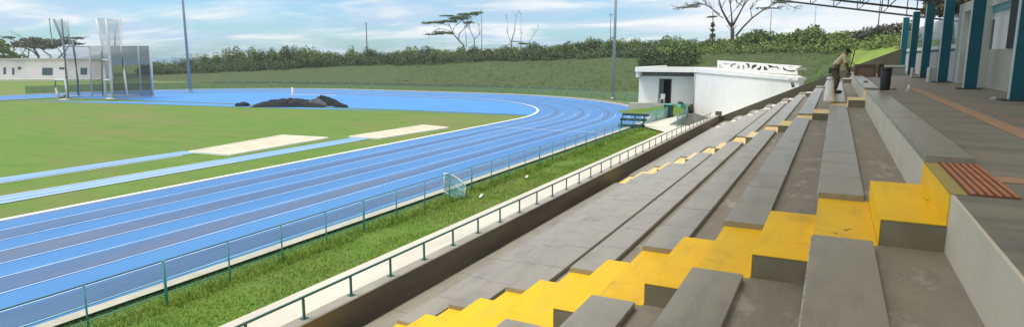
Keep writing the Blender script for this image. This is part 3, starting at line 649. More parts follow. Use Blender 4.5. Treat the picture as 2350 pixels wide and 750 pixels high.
bk_ = MB(); xa, xb = PY(1430, 236, YP-1).x, pr_.x+.25
n_ = 14; vs_ = []
for i in range(n_+1):
    u = i/n_; x = xa-.6+(xb-xa+.6)*u; hgt = (zp-.02-G)*min(1, u*1.25)**1.2
    vs_.append([bk_.bm.verts.new((x, YP-.91, G+hgt)), bk_.bm.verts.new((x, YP-2.2, G+hgt*.75)), bk_.bm.verts.new((x, YP-4.6, G-.02))])
for i in range(n_):
    for j in range(2): bk_.bm.faces.new((vs_[i][j], vs_[i+1][j], vs_[i+1][j+1], vs_[i][j+1])).smooth = True
bk_.build('grass_bank', M['grass'], kind='structure')
# back and roof above the side wall
b = MB(); b.prism([wp(A0+nrm*.4, zr), wp(E0+nrm*.4, ze1), wp(E0*1.2, ze1), wp(A0*1.12, zr)], (0, 0, .1)); b.build('roof_deck', M['greywhite'], wb)
b = MB(); b.prism([wp(E0*1.012, G), wp(E0*1.2, G), wp(E0*1.2, ze1-.01), wp(E0*1.012, ze1-.01)], (-dirw.x*.2, -dirw.y*.2, 0)); b.build('end_gable', M['white'], wb)
# patterned parapet board on the roof
q0 = A0+nrm*1.6
def onp(px, py):   # point of the roof sign plane (parallel to the side wall) on a sight line
    r = ray(px, py); n2 = Vector((nrm.x, nrm.y, 0)); return r*(n2.dot(Vector((q0.x, q0.y, 0)))/n2.dot(r))
sg = empty('roof_sign_board', onp(1740, 170), 'white board with black marks standing on the white roof edge', 'sign')
t0, t1, b1_, b0_ = onp(1646, 139), onp(1838, 151.5), onp(1828, 172), onp(1646, 162)
b = MB(); b.prism([t0, t1, onp(1826, 159), b1_, b0_], (nrm.x*.1, nrm.y*.1, 0)); b.build('board', M['white'], sg)
def blot(pts, m):
    b = MB(); b.prism([onp(*p)-Vector((nrm.x, nrm.y, 0))*.012 for p in pts], (nrm.x*.008, nrm.y*.008, 0)); b.build('mark', m, sg)
blk = mat('sign_black', (0.02, 0.025, 0.025), rough=0.7); gry = mat('sign_grey', (0.22, 0.25, 0.26), rough=0.7); lg = mat('sign_pale', (0.5, 0.52, 0.56), rough=0.7)
sx = lambda x: 1640+x/10.714; sy = lambda y: 130+y/10.714
def bl(ps, m=blk): blot([(sx(x), sy(y)) for x, y in ps], m)
bl([(200, 160), (360, 165), (360, 195), (240, 195)], lg); bl([(110, 200), (150, 190), (150, 250), (220, 265), (200, 275), (120, 262)], lg)
bl([(390, 250), (400, 195), (450, 170), (530, 168), (520, 200), (450, 210), (425, 265)], gry)
bl([(545, 280), (600, 200), (620, 290), (585, 295)], gry); bl([(680, 220), (720, 210), (740, 300), (685, 305), (700, 260)], gry)
bl([(760, 175), (830, 170), (870, 230), (850, 275), (810, 285), (825, 230)])
bl([(905, 300), (930, 215), (1000, 195), (1045, 205), (1020, 255), (960, 270), (950, 300)])
bl([(1045, 325), (1060, 285), (1100, 280), (1120, 230), (1150, 240), (1140, 300), (1110, 335)])
bl([(1210, 325), (1215, 245), (1240, 240), (1315, 325), (1270, 335)])
bl([(1310, 205), (1400, 225), (1400, 270), (1350, 280)]); bl([(1402, 240), (1450, 235), (1460, 280), (1402, 270)]); bl([(1470, 240), (1540, 235), (1600, 300), (1590, 320), (1530, 280), (1470, 265)], gry)
bl([(1680, 270), (1700, 265), (1760, 325), (1860, 345), (1940, 340), (2010, 345), (1960, 372), (1850, 372), (1700, 330)]); bl([(1830, 240), (1880, 235), (1910, 250), (1840, 262)], lg)
# broken pipe stub at the roof corner
pp = PY(1822, 187, E0.y-.15)
t = MB(); t.tube([pp+Vector((-.25, 0, .15)), pp+Vector((-.1, 0, -.05)), pp+Vector((.0, 0, -.35))], .09, 8); o = t.build('roof_downpipe', M['greywhite'], wb)
b = MB(); b.box(d0-.07, d0-.003, YP-.03, YP-.002, zp, zd+.05); b.box(d1+.003, d1+.07, YP-.03, YP-.002, zp, zd+.05); b.box(d0-.002, d1+.002, YP-.03, YP-.002, zd, zd+.05); b.build('door_frame', M['shadow_grey'], wb)
pq = A0+dirw*.35-nrm*.07
b = MB(); b.tube([(pq.x, pq.y, G+.1), (pq.x, pq.y, zr)], .05, 8); b.build('rain_pipe', M['greywhite'], wb)
# chair in the doorway
t = empty('plastic_chair', (PY(1520, 236, YP-.3).x, YP-.4, zp), 'white plastic chair in front of the dark doorway of the white building', 'chair')
cx_, cy_ = t.location.x, t.location.y; zb = zp
b = MB(); b.box(cx_-.22, cx_+.22, cy_-.22, cy_+.22, zb+.42, zb+.46, .01); b.build('seat', M['white'], t)
b = MB(); b.box(cx_-.22, cx_+.22, cy_+.20, cy_+.24, zb+.47, zb+.9, .01); b.build('backrest', M['white'], t)
for sx_ in (-.2, .2):
    for sy_ in (-.2, .2): b = MB(); b.tube([(cx_+sx_, cy_+sy_, zb), (cx_+sx_*.9, cy_+sy_*.9, zb+.42)], .025, 6); b.build('leg', M['white'], t)
# green equipment near the end of the path
gm = mat('green_plastic', (0.01, 0.04, 0.04), (0.012, 0.05, 0.045), 3, 0.5); gm2 = mat('green_plastic_light', (0.10, 0.36, 0.32), rough=0.5)
def crate_stack():
    p = PZ(1450, 294, G); t = empty('stacked_benches', (p.x, p.y, G), 'dark green stacked trackside benches at the end of the grass verge', 'bench stack', rz=0)
    for i, (h, dx) in enumerate(((.12, 0), (.55, .1), (.92, .25))):
        b = MB(); b.box(p.x-1.0+dx, p.x+.95+dx, p.y-.25+.12*i, p.y+.3+.12*i, G+h, G+h+.16, .03, rz=.18-.1*i); b.build('plank', gm, t)
    for sx_ in (-.85, .1, .8):
        b = MB(); b.tube([(p.x+sx_, p.y-.1, G), (p.x+sx_+.12, p.y+.1, G+1.08)], .05, 8); b.build('frame_leg', gm, t)
crate_stack()
p = PZ(1534, 270, G); t = empty('wheelie_bin', (p.x, p.y, G), 'dark green wheeled bin at the corner of the white building', 'bin')
b = MB(); b.prism([(p.x-.28, p.y-.3, G+.08), (p.x+.28, p.y-.3, G+.08), (p.x+.36, p.y-.38, G+1.1), (p.x-.36, p.y-.38, G+1.1)], (0, .7, 0)); b.build('bin_body', gm, t)
b = MB(); b.box(p.x-.4, p.x+.42, p.y-.42, p.y+.40, G+1.102, G+1.2, .03); b.build('lid', gm2, t)
for sx_ in (-.3, .3): b = MB(); b.tube([(p.x+sx_-.04, p.y+.32, G+.12), (p.x+sx_+.04, p.y+.32, G+.12)], .12, 12); b.build('wheel', M['dark'], t)
p = PZ(1560, 262, G); t = empty('green_drum', (p.x, p.y, G), 'pale green drum with a dark lid beside the porch of the white building', 'drum')
b = MB(); b.tube([(p.x, p.y, G), (p.x, p.y, G+.5), (p.x, p.y, G+1.0)], [.25, .27, .25], 16); b.build('drum_body', gm2, t)
b = MB(); b.tube([(p.x, p.y, G+1.002), (p.x, p.y, G+1.12)], [.28, .22], 16); b.build('lid', gm, t)
p = PZ(1588, 262, G); t = empty('bollard', (p.x, p.y, G+.12), 'slim dark bollard at the foot of the white side wall', 'bollard')
b = MB(); b.tube([(p.x, p.y-.6, G+.12), (p.x, p.y-.6, G+.9)], [.12, .09], 10); b.build('shaft', M['dark'], t); b = MB(); b.tube([(p.x, p.y-.6, G+.902), (p.x, p.y-.6, G+.98)], [.11, .06], 10); b.build('cap', M['steel'], t)
t = empty('teal_barrier', PZ(1500, 280, G), 'low teal mesh barrier beside the dark green benches', 'barrier')
pa, pb = PZ(1478, 288, G), PZ(1530, 272, G)
b = MB(); b.bar((pa.x, pa.y, G+.95), (pb.x, pb.y, G+.95), .06, .06); b.build('top_rail', gm2, t)
b = MB(); b.prism([(pa.x, pa.y, G+.05), (pb.x, pb.y, G+.05), (pb.x, pb.y, G+.92), (pa.x, pa.y, G+.92)], (0, .02, 0)); b.build('mesh_panel', M['acrylic'], t)
for f_ in (0, .5, 1): q_ = pa.lerp(pb, f_); b = MB(); b.tube([(q_.x, q_.y, G), (q_.x, q_.y, G+1.0)], .05, 6); b.build('post', gm2, t)

# ------------------------------------------------------------ lighting poles and masts
def mast(name, px_top, px_base, base, H, r0, r1, lab, cat='pole', m=None, extra=None):
    t = empty(name, base, lab, cat)
    b = MB(); b.tube([base, (base[0], base[1], base[2]+H)], [r0, r1], 10); b.build('shaft', m or M['pole'], t)
    b = MB(); b.tube([base, (base[0], base[1], base[2]+.3)], [r0*1.7, r0*1.6], 10); b.build('base_flange', m or M['pole'], t)
    return t
def lights(t, x, y, z):
    b = MB(); b.bar((x-1.2, y, z), (x+1.2, y, z), .12, .12); b.build('crossarm', M['pole'], t)
    for i in range(4): b = MB(); b.box(x-1.15+i*.65, x-.75+i*.65, y-.25, y-.07, z-.25, z+.25, .03); b.build('lamp', M['greywhite'], t)
p = PZ(437, 211, G); t = mast('light_mast', 0, 0, (p.x, p.y, G), 24, .22, .13, 'tall grey floodlight mast at the far left of the track bend', m=mat('mast_blue', (0.28, 0.36, 0.44), (0.22, 0.29, 0.37), 3, 0.5)); lights(t, p.x, p.y, G+24)
p = PZ(1407, 229, G); t = mast('light_mast', 0, 0, (p.x, p.y, G), 22, .20, .14, 'tall grey floodlight mast left of the white building'); lights(t, p.x, p.y, G+22)
def hz(x, y): return float(hill(np.array(math.atan2(x, y)), np.array(math.hypot(x, y))))
def pole_at(px, pytop, D, r, lab, m=M['barkfar'], arms=True):
    q_ = PD(px, pytop, D); zb = hz(q_.x, q_.y)-.3; t = empty('utility_pole', (q_.x, q_.y, zb), lab, 'pole', 'poles on the skyline')
    b = MB(); b.tube([(q_.x, q_.y, zb), (q_.x, q_.y, q_.z)], [r, r*.7], 8); b.build('shaft', m, t)
    if arms: b = MB(); b.bar((q_.x-.6, q_.y, q_.z-.5), (q_.x+.6, q_.y, q_.z-.5), .12, .12); b.build('crossarm', m, t)
pole_at(840, 52, 200, .22, 'lone thin utility pole on the skyline left of the flat topped tree')
pole_at(1105, 30, 190, .12, 'very thin pale pole right of the flat topped tree', arms=False)
pole_at(1402, 30, 160, .12, 'short lamp pole peeping out behind the tall mast')
pole_at(1771, 22, 140, .08, 'thin pale pole among the bushes right of the big bare tree', arms=False)
pole_at(2021, 2, 115, .10, 'dark thin pole on the skyline below the roof trusses', M['steel'], False)
pole_at(1873, 16, 150, .06, 'faint thin pole above the round bush', arms=False)

# ------------------------------------------------------------ hammer cage
cg = empty('throwing_cage', PZ(240, 228, G), 'throwing cage with tall netted gates on white posts beyond the infield grass', 'cage')
def cp(px, py, Y): return PY(px, py, Y)
def cpost(pts, r, m): b = MB(); b.tube(pts, r*.85, 6); b.build('post', m, cg)
wpst, dk = M['cagepost'], M['cagedark']
def pl_(L_, Y): return [cp(x, y, Y) for x, y in L_]
cpost(pl_([(113, 43), (117, 80), (121, 104)], 46), .10, wpst)
cpost(pl_([(123, 45), (138, 80), (147, 109), (152, 170), (156, 228)], 45), .17, dk)
cpost(pl_([(141, 44), (146, 90), (150, 130)], 46.5), .11, dk)
cpost(pl_([(155, 45), (160, 103)], 47), .12, wpst); cpost(pl_([(166, 94), (172, 130), (178, 180), (180, 222)], 49), .16, dk)
cpost(pl_([(221, 42), (235, 103), (240, 170), (242, 229)], 46.8), .17, wpst)
cpost(pl_([(244, 43), (250, 109), (254, 170), (258, 229)], 47.2), .20, wpst)
cpost(pl_([(276, 43), (277, 106), (285, 170), (293, 228)], 49), .17, wpst)
cpost(pl_([(317, 106), (325, 220)], 53), .12, wpst); cpost(pl_([(344, 106), (351, 222)], 54), .22, wpst)
cpost(pl_([(204, 106), (208, 170), (212, 222)], 50.5), .14, wpst); cpost(pl_([(232, 118), (236, 224)], 51), .10, dk)
cpost(pl_([(264, 60), (264, 106)], 50), .09, wpst)
cpost(pl_([(126, 183), (128, 205), (134, 228)], 44.5), .13, wpst); cpost(pl_([(126, 184), (152, 184)], 44.6), .13, wpst); cpost(pl_([(134, 229), (158, 229)], 44.6), .15, wpst)
cpost(pl_([(150, 184), (154, 228)], 44.6), .14, wpst); cpost(pl_([(130, 210), (138, 225), (150, 220)], 44.8), .2, dk)
cpost(pl_([(236, 138), (250, 138)], 46.8), .12, wpst); cpost(pl_([(238, 184), (252, 184)], 46.8), .14, wpst); cpost(pl_([(241, 227), (260, 227)], 46.8), .14, wpst)
for (a_, c_, Y0, Y1) in (((160, 221), (212, 222), 48, 50.5), ((212, 220), (325, 219), 50.5, 53), ((258, 229), (352, 221), 47.5, 54)):
    p0, p1 = cp(*a_, Y0), cp(*c_, Y1); cpost([p0, p1], .12, wpst)
cpost([cp(148, 108, 46), cp(204, 107, 50.5)], .07, dk); cpost([cp(204, 106, 50.5), cp(344, 106, 54)], .05, wpst)
def net(quads, m):
    b = MB()
    for q_ in quads: b.poly([cp(*a) for a in q_])
    b.build('net', m, cg)
net([[(204, 106, 50.5), (317, 106, 53), (325, 221, 53), (212, 221, 50.5)], [(317, 106, 53), (344, 106, 54), (351, 221, 54), (325, 221, 53)]], M['net'])
net([[(148, 109, 46), (204, 106, 50.5), (212, 221, 50.5), (158, 227, 46)]], M['net2'])
net([[(250, 109, 47.3), (277, 106, 49), (293, 227, 49), (258, 228, 47.3)]], M['net'])
net([[(277, 106, 49), (343, 106, 53.8), (350, 221, 53.8), (293, 227, 49)]], M['net'])
net([[(221, 42, 46.8), (244, 43, 47.2), (250, 109, 47.2), (235, 103, 46.8)], [(244, 43, 47.2), (276, 46, 49), (277, 106, 49), (250, 109, 47.2)]], M['net2'])
net([[(123, 45, 45), (141, 46, 46.5), (149, 109, 46.5), (147, 109, 45)], [(141, 46, 46.5), (156, 50, 47), (161, 105, 47), (149, 109, 46.5)]], M['net2'])

# ------------------------------------------------------------ black tarpaulin mounds (landing mats) by the end zone
def mound(lab, px0, px1, py0, dep, hgt, m, seed, peak=.4):
    a, c = PZ(px0, py0, G), PZ(px1, py0, G); rs = np.random.default_rng(seed); d = c-a; n = 30; k = 10
    t = empty('covered_mat', (a+c)/2, lab, 'mat', 'tarpaulin covered landing mats')
    b = MB(); vs = []
    perp = Vector((-d.y, d.x, 0)).normalized()
    hs = rs.random((n+1, k+1))
    for i in range(n+1):
        u = i/n; row = []
        env = (u/peak if u < peak else (1-u)/(1-peak)); env = max(0, env)**.45
        for j in range(k+1):
            v = j/k; e2 = max(0, math.sin(math.pi*v))**.4
            row.append(b.bm.verts.new(a+d*u+perp*(dep*v)+Vector((0, 0, hgt*env*e2*(.74+.32*hs[i, j])))))
        vs.append(row)
    for i in range(n):
        for j in range(k): b.bm.faces.new((vs[i][j], vs[i+1][j], vs[i+1][j+1], vs[i][j+1])).smooth = False
    b.build('tarpaulin', m, t); return t
mound('long low black tarpaulin covered mat in front of the blue end zone', 572, 745, 247, 3.5, .95, M['tarp'], 3, .42)
mound('grey tarpaulin sheet bulging between the two black covered mats', 690, 748, 246, 2.6, .95, M['tarp2'], 9, .5)
mound('smaller steep black covered mat at the right end', 706, 766, 245, 3.6, 1.15, M['tarp'], 5, .35)
p = PZ(641, 243, G); t = empty('height_stand', (p.x, p.y+2, G), 'thin white upright stand behind the black covered mats', 'stand')
b = MB(); b.tube([(p.x, p.y+2, G), (p.x, p.y+2, G+1.9)], .09, 6); b.build('upright', M['kerb_white'], t); b = MB(); b.bar((p.x, p.y+2, G+1.15), (p.x+5, p.y+3.5, G+1.1), .08, .06); b.build('crossbar', M['kerb_white'], t)
for i, (px, py, s) in enumerate([(548, 244, .22), (560, 244, .3), (778, 246, .3), (790, 247, .2)]):
    p = PZ(px, py, G); bb = bmesh.new(); bmesh.ops.create_icosphere(bb, subdivisions=2, radius=s*1.3)
    for v in bb.verts: v.co = Vector((p.x+v.co.x*1.8*(1+random.uniform(-.2, .2)), p.y+v.co.y*1.2, G+max(0, v.co.z+.1)))
    b = MB(); b.merge(bb); o = b.build('sandbag', M['tarp']); tag(o, 'black sandbag lying on the grass, '+['leftmost one left of the black mats', 'beside the left end of the black mats', 'just right of the steep black mat', 'rightmost, past the black mats'][i], 'sandbag', 'black sandbags')

# ------------------------------------------------------------ far white building on the left
fb = empty('long_white_building', (-170, 82, G), 'long low white building with dark windows behind the throwing cage', 'building')
a, c = PZ(-160, 186, G), PZ(243, 184, G); d = (c-a); n_ = Vector((d.y, -d.x, 0)).normalized()*-1
ztp = PD(60, 138, math.hypot(*(PZ(60, 184, G).xy))).z
wm_ = mat('far_white', (0.78, 0.76, 0.79), (0.66, 0.65, 0.69), 0.25, 0.85, c3=(0.58, 0.58, 0.62), scale3=0.15)
bk = Vector((d.y, -d.x, 0)).normalized();
if bk.dot(a) < 0: bk = -bk
b = MB(); b.prism([a, c, Vector((c.x, c.y, ztp)), Vector((a.x, a.y, ztp))], bk*4); b.build('wall', wm_, fb)
b = MB(); b.prism([Vector((a.x, a.y, ztp+.003))-bk*.4, Vector((c.x, c.y, ztp+.003))-bk*.4, Vector((c.x, c.y, ztp+.35))-bk*.4, Vector((a.x, a.y, ztp+.35))-bk*.4], bk*4.8); b.build('roof', mat('far_roof', (0.55, 0.52, 0.52), rough=0.8), fb)
def onfb(px, py): r = ray(px, py); return r*(bk.dot(a)/bk.dot(r))
for (x0, x1, y0, y1) in ((8, 14, 155, 171), (28, 33, 156, 172), (41, 49, 154, 160), (97, 121, 156, 173), (136, 148, 155, 160), (-60, -40, 155, 170), (185, 200, 156, 172)):
    b = MB(); b.prism([onfb(x0, y1)-bk*.06, onfb(x1, y1)-bk*.06, onfb(x1, y0)-bk*.06, onfb(x0, y0)-bk*.06], bk*.05); w_ = b.build('window', M['doorgl'], fb)
b = MB(); b.prism([onfb(-160, 186)-bk*4, onfb(243, 184)-bk*4, onfb(243, 184)-bk*4+Vector((0, 0, .4)), onfb(-160, 186)-bk*4+Vector((0, 0, .4))], bk*3.9); b.build('plinth', M['offwhite'], fb)

# ------------------------------------------------------------ vegetation
def leaf_cloud(name, blobs, n, size, m, parent=None, squash=1.0):
    """blobs: (x,y,z,rx,ry,rz) ellipsoids filled with small leaf clumps, denser towards their skin"""
    vol = np.array([bl_[3]*bl_[4]+bl_[3]*bl_[5] for bl_ in blobs]); ids = rng.choice(len(blobs), n, p=vol/vol.sum()); B = np.array(blobs)[ids]
    u = rng.normal(size=(n, 3)); u /= np.linalg.norm(u, axis=1)[:, None]; rr = rng.random(n)**.4*(1+rng.normal(0, .10, n))
    ctr = B[:, :3]+u*B[:, 3:]*rr[:, None]
    nn = rng.normal(size=(n, 3))+u*.6+np.array([0, 0, .5]); nn /= np.linalg.norm(nn, axis=1)[:, None]
    t1 = np.cross(nn, rng.normal(size=(n, 3))); t1 /= np.linalg.norm(t1, axis=1)[:, None]; t2 = np.cross(nn, t1)
    s = size*(.5+rng.random(n))[:, None]
    V_ = np.stack([ctr-t1*s, ctr-t2*s*.55, ctr+t1*s, ctr+t2*s*.55], 1).reshape(-1, 3)
    me = np_mesh(name, V_, np.arange(4*n).reshape(-1, 4), m)
    o = bpy.data.objects.new(name, me); C.objects.link(o)
    if parent: o.parent = parent; o.matrix_parent_inverse = parent_inv(parent)
    return o
def bush(x, y, wd, ht, m, n, lab=None, size=.3, name='bush', grp='bushes along the crest of the slope'):
    zb = hz(x, y)-.2; t = empty(name, (x, y, zb), lab, 'bush', grp)
    nb = max(3, int(wd/1.3)); bl_ = []
    for i in range(nb):
        u = (i+.5)/nb-.5; h = ht*(1-1.1*u*u)*random.uniform(.7, 1.0)
        bl_.append((x+u*wd*.8+random.uniform(-.3, .3), y+random.uniform(-.8, .8), zb+h*.5, wd/nb*.95, random.uniform(.9, 1.5), h*.52))
    leaf_cloud('crown', bl_, n, size, m, t)
    b = MB()
    for i in range(3): b.tube([(x+random.uniform(-.4, .4), y, zb-.3), (x+random.uniform(-.9, .9), y+random.uniform(-.4, .4), zb+ht*.6)], [.09, .03], 5)
    b.build('stems', M['bark'], t); return t
# skyline: (px, top py, distance, width m, material)
def sky_y(px): return np.interp(px, [330, 380, 430, 480, 560, 620, 700, 760, 850, 960, 1050, 1150, 1200, 1260, 1330, 1380, 1450, 1520, 1600, 1660, 1715, 1755, 1790, 1830, 1860, 1900, 1940, 1975, 2060],
                                     [150, 132, 124, 114, 108, 106, 101, 110, 112, 108, 107, 107, 102, 97, 88, 79, 84, 77, 78, 86, 66, 68, 78, 60, 52, 70, 64, 78, 95])
descs = ['broad', 'low', 'rounded', 'ragged', 'dense', 'spreading', 'uneven', 'full']
px = 335; bi = 0
def horiz_ref(px):
    refs = [(437, 'the left mast'), (620, 'the black mats'), (841, 'the lone pole'), (1040, 'the flat topped tree'), (1190, 'the leafless tree'), (1407, 'the right mast'), (1637, 'the slim conifer'), (1682, 'the big bare tree'), (1858, 'the round bush'), (1940, 'the feathery bush'), (2070, 'the last teal column')]
    r_ = min(refs, key=lambda q_: abs(q_[0]-px)); return ('just left of ' if px < r_[0] else 'just right of ')+r_[1] if abs(px-r_[0]) < 45 else ('some way left of ' if px < r_[0] else 'some way right of ')+r_[1]
used = {}
while px < 1990:
    D = np.interp(az_px(px), CAZ2, DT)+random.uniform(-2, 10); ty = sky_y(px)+random.choice([-4, -1, 0, 2, 6])+random.uniform(-2, 3)
    ty -= 5 if px < 1250 else 1; q_ = PD(px, ty, D); zb = hz(q_.x, q_.y); ht = max(1.6, q_.z-zb); wpx = random.uniform(24, 46); wd = wpx/1450*D*1.5
    if px < 560: m = random.choice(['leafA', 'leafB', 'leafB'])
    elif px < 1230: m = random.choice(['leafA', 'leafB', 'leafB', 'leafC'])
    elif px < 1650: m = random.choice(['leafB', 'leafB', 'leafC', 'leafC'])
    else: m = random.choice(['leafC', 'leafB', 'leafC'])
    tone = {'leafA': 'dark green', 'leafB': 'mid green', 'leafC': 'light green'}[m]
    lb = '%s %s bush on the skyline %s' % (descs[bi % 8], tone, horiz_ref(px)); used[lb] = used.get(lb, 0)+1
    if used[lb] > 1: lb = lb.replace(' bush', ' bush clump', 1)
    bush(q_.x, q_.y, wd, ht, M[m], int(900+260*ht), lb, random.uniform(.15, .22))
    px += wpx*.78; bi += 1
for (px, ty, D, wd, m, lb) in [(1745, 60, 128, 6.5, 'leafB', 'dark rounded bush standing tall right of the big bare tree'), (1808, 70, 126, 4.0, 'leafB', 'small upright bush left of the round bush'), (1858, 50, 124, 5.2, 'leafB', 'tall round bush standing above the others under the roof trusses'),
                               (1935, 62, 122, 7.0, 'leafC', 'bright feathery bush nearest to the dark brown scrub'), (1345, 84, 150, 8, 'leafA', 'dark domed bush left of the mast by the white building'), (995, 100, 168, 5, 'leafC', 'pale green bush under the left end of the flat topped tree'), (1560, 88, 120, 9, 'leafB', 'big mid green bush in front of the skyline bushes left of the slim conifer'), (1500, 98, 118, 6, 'leafA', 'dark bush in the front row right of the mast'), (700, 101, 172, 9, 'leafB', 'highest green bush right of the open left sky')]:
    q_ = PD(px, ty, D); bush(q_.x, q_.y, wd, q_.z-hz(q_.x, q_.y), M[m], 1900, lb, .24)
# dense undergrowth below the skyline bushes: one mass
bl_ = []
for px in np.arange(330, 2100, 7):
    for r_ in range(3):
        D = np.interp(az_px(px), CAZ2, DT)-6+r_*5+random.uniform(-2, 2); q_ = PD(px, 130, D); z_ = hz(q_.x, q_.y); h = random.uniform(1.0, 2.3)*(1.2 if px < 1300 else .8)
        bl_.append((q_.x, q_.y, z_+h*.4, 1.3, 1.3, h*.7))
half = len(bl_)*2//3
o = leaf_cloud('undergrowth', bl_[:half], 60000, .2, M['leafA']); tag(o, 'dark tangled undergrowth below the skyline bushes left of the mast', 'undergrowth', kind='stuff')
o = leaf_cloud('undergrowth', bl_[half:], 26000, .18, M['leafC']); tag(o, 'bright weedy undergrowth along the crest right of the mast', 'undergrowth', kind='stuff')
# low tufts scattered on the slope
tb = []
for i in range(2200):
    px = random.uniform(900, 1960); az = az_px(px); db_, dt_ = np.interp(az, CAZ2, DB), np.interp(az, CAZ2, DT); D = db_+(dt_-db_)*random.random(); x, y = D*math.sin(az), D*math.cos(az)
    tb.append((x, y, hz(x, y)+.1, .5, .5, .25))
o = leaf_cloud('slope_weeds', tb, 20000, .10, M['leafB']); tag(o, 'low weeds scattered over the mown slope', 'weeds', kind='stuff')
# brown dry scrub right
q_ = PD(1975, 78, 118); bl_ = []
for i in range(26):
    px = 1962+i*5; yy = np.interp(px, [1960, 1990, 2040, 2100], [84, 76, 68, 60]); D = 116; qq = PD(px, yy+6, D); bl_.append((qq.x, qq.y, qq.z, 1.0, 1.4, 1.3)); bl_.append((qq.x, qq.y, qq.z-1.5, 1.2, 1.4, 1.4))
t = empty('dry_scrub', (bl_[0][0], bl_[0][1], hz(bl_[0][0], bl_[0][1])), 'brownish dry scrub rising to the right below the far roof truss', 'scrub')
leaf_cloud('crown', bl_, 7000, .24, M['leafD'], t)

def tree(name, lab, D, limbs, pads, m, bark, n, size, cat='tree', twigs=0, depth=2.0, twpads=None):
    rs = random.Random(int(D*10)); bx = limbs[0][0][0]; b0 = PD(*bx[:2], D) if False else PD(limbs[0][0][0][0], limbs[0][0][0][1], D)
    zb = min(b0.z, hz(b0.x, b0.y)); t = empty(name, (b0.x, b0.y, zb), lab, cat)
    b = MB(); tips = []
    for li, (pts, r0, r1) in enumerate(limbs):
        sgn = rs.uniform(-1, 1)*depth*(0 if li == 0 else 1); P_ = []
        for i, p_ in enumerate(pts): f = i/(len(pts)-1); q_ = PD(p_[0], p_[1], D+sgn*f); P_.append(q_)
        if li == 0: P_[0] = Vector((P_[0].x, P_[0].y, zb-.2))
        b.tube(P_, [r0+(r1-r0)*i/(len(P_)-1) for i in range(len(P_))], 6)
        tips += [(P_[-1], P_[-1]-P_[-2]), (P_[-2], P_[-1]-P_[-2])]
    if twigs:
        for tp, dr_ in tips:
            for k in range(twigs):
                d_ = (dr_.normalized()+Vector((rs.uniform(-.9, .9), rs.uniform(-.9, .9), rs.uniform(-.2, .9)))).normalized(); L_ = rs.uniform(.8, 2.2); e = tp+d_*L_
                b.tube([tp, tp+d_*L_*.5+Vector((0, 0, .1)), e], [.04, .03, .015], 4)
                for kk in range(2): d2 = (d_+Vector((rs.uniform(-.8, .8), rs.uniform(-.8, .8), rs.uniform(-.3, .8)))).normalized(); b.tube([tp+d_*L_*.6, tp+d_*L_*.6+d2*.9], [.025, .012], 4)
    b.build('trunk', bark, t)
    if pads:
        bl_ = []
        for (px, py, wpx, hpx) in pads:
            k_ = max(1, int(wpx/14))
            for i in range(k_):
                u = (i+.5)/k_-.5; q_ = PD(px+u*wpx, py+rs.uniform(-.2, .2)*hpx, D+rs.uniform(-1, 1)*depth); s_ = D/1450
                bl_.append((q_.x, q_.y, q_.z, wpx/k_*.75*s_, wpx*.30*s_, hpx*.5*s_*rs.uniform(.6, 1.1)))
        leaf_cloud('crown', bl_, n, size, m, t)
    return t
tree('flat_topped_tree', 'sparse flat topped tree with layered branches on the skyline', 175,
     [([(1070, 112), (1064, 104), (1052, 92), (1040, 78), (1032, 60)], .30, .10), ([(1052, 92), (1054, 78), (1066, 66), (1075, 52)], .16, .05), ([(1040, 78), (1028, 70), (1010, 66), (985, 78)], .12, .04), ([(1070, 108), (1070, 85), (1066, 62), (1090, 40)], .14, .05),
      ([(1090, 110), (1088, 88), (1078, 68), (1068, 56)], .14, .05), ([(1088, 92), (1100, 80), (1101, 66)], .10, .05), ([(1032, 60), (1010, 54), (980, 54)], .09, .04), ([(1045, 60), (1062, 46), (1095, 34)], .12, .04)],
     [(995, 53, 48, 5), (1030, 50, 38, 8), (1050, 42, 34, 12), (1075, 33, 46, 8), (1095, 30, 24, 7), (1018, 76, 44, 8), (1075, 53, 22, 6), (1060, 40, 36, 12), (1025, 37, 30, 3), (990, 79, 26, 3)], M['leafA'], M['barkfar'], 2600, .22, twigs=3)
tree('leafless_tree', 'leafless thin tree with a low sideways branch on the skyline', 172, [([(1174, 112), (1174, 95), (1180, 75), (1184, 40)], .28, .04), ([(1176, 95), (1195, 97), (1212, 103)], .16, .06), ([(1172, 98), (1166, 80), (1163, 45)], .08, .03), ([(1195, 110), (1196, 80), (1196, 35)], .09, .03), ([(1212, 100), (1225, 80), (1236, 66)], .07, .03)], [(1203, 100, 22, 4)], M['leafA'], M['barkfar'], 160, .22, twigs=2)
tree('big_bare_tree', 'big bare umbrella shaped tree forking near the ground on the skyline', 135,
     [([(1681, 92), (1681, 76), (1680, 62)], .48, .36), ([(1680, 64), (1668, 45), (1656, 22), (1648, -6)], .26, .12), ([(1680, 62), (1679, 35), (1676, 12), (1675, -10)], .18, .08), ([(1682, 60), (1695, 35), (1706, 15), (1722, -8)], .20, .10),
      ([(1688, 84), (1706, 62), (1726, 42), (1748, 26), (1768, 14), (1785, 4)], .22, .10), ([(1785, 4), (1800, 8), (1822, 18)], .09, .03), ([(1652, 34), (1638, 24), (1622, 12), (1606, 8), (1588, 14)], .12, .06), ([(1660, 42), (1646, 34), (1634, 20), (1620, 10)], .10, .05), ([(1606, 10), (1585, 16), (1560, 22)], .10, .04), ([(1726, 42), (1722, 22), (1735, 6)], .10, .04), ([(1752, 24), (1770, 20), (1782, 21)], .08, .03), ([(1706, 15), (1690, 5), (1684, -8)], .09, .04), ([(1668, 45), (1690, 20), (1700, 6)], .06, .03)],
     [(1580, 17, 40, 4), (1602, 10, 24, 6), (1752, 20, 30, 5), (1790, 6, 30, 4), (1640, 38, 12, 3), (1724, 20, 8, 3), (1700, -4, 60, 5)], M['leafA'], M['bark'], 900, .16, twigs=5)
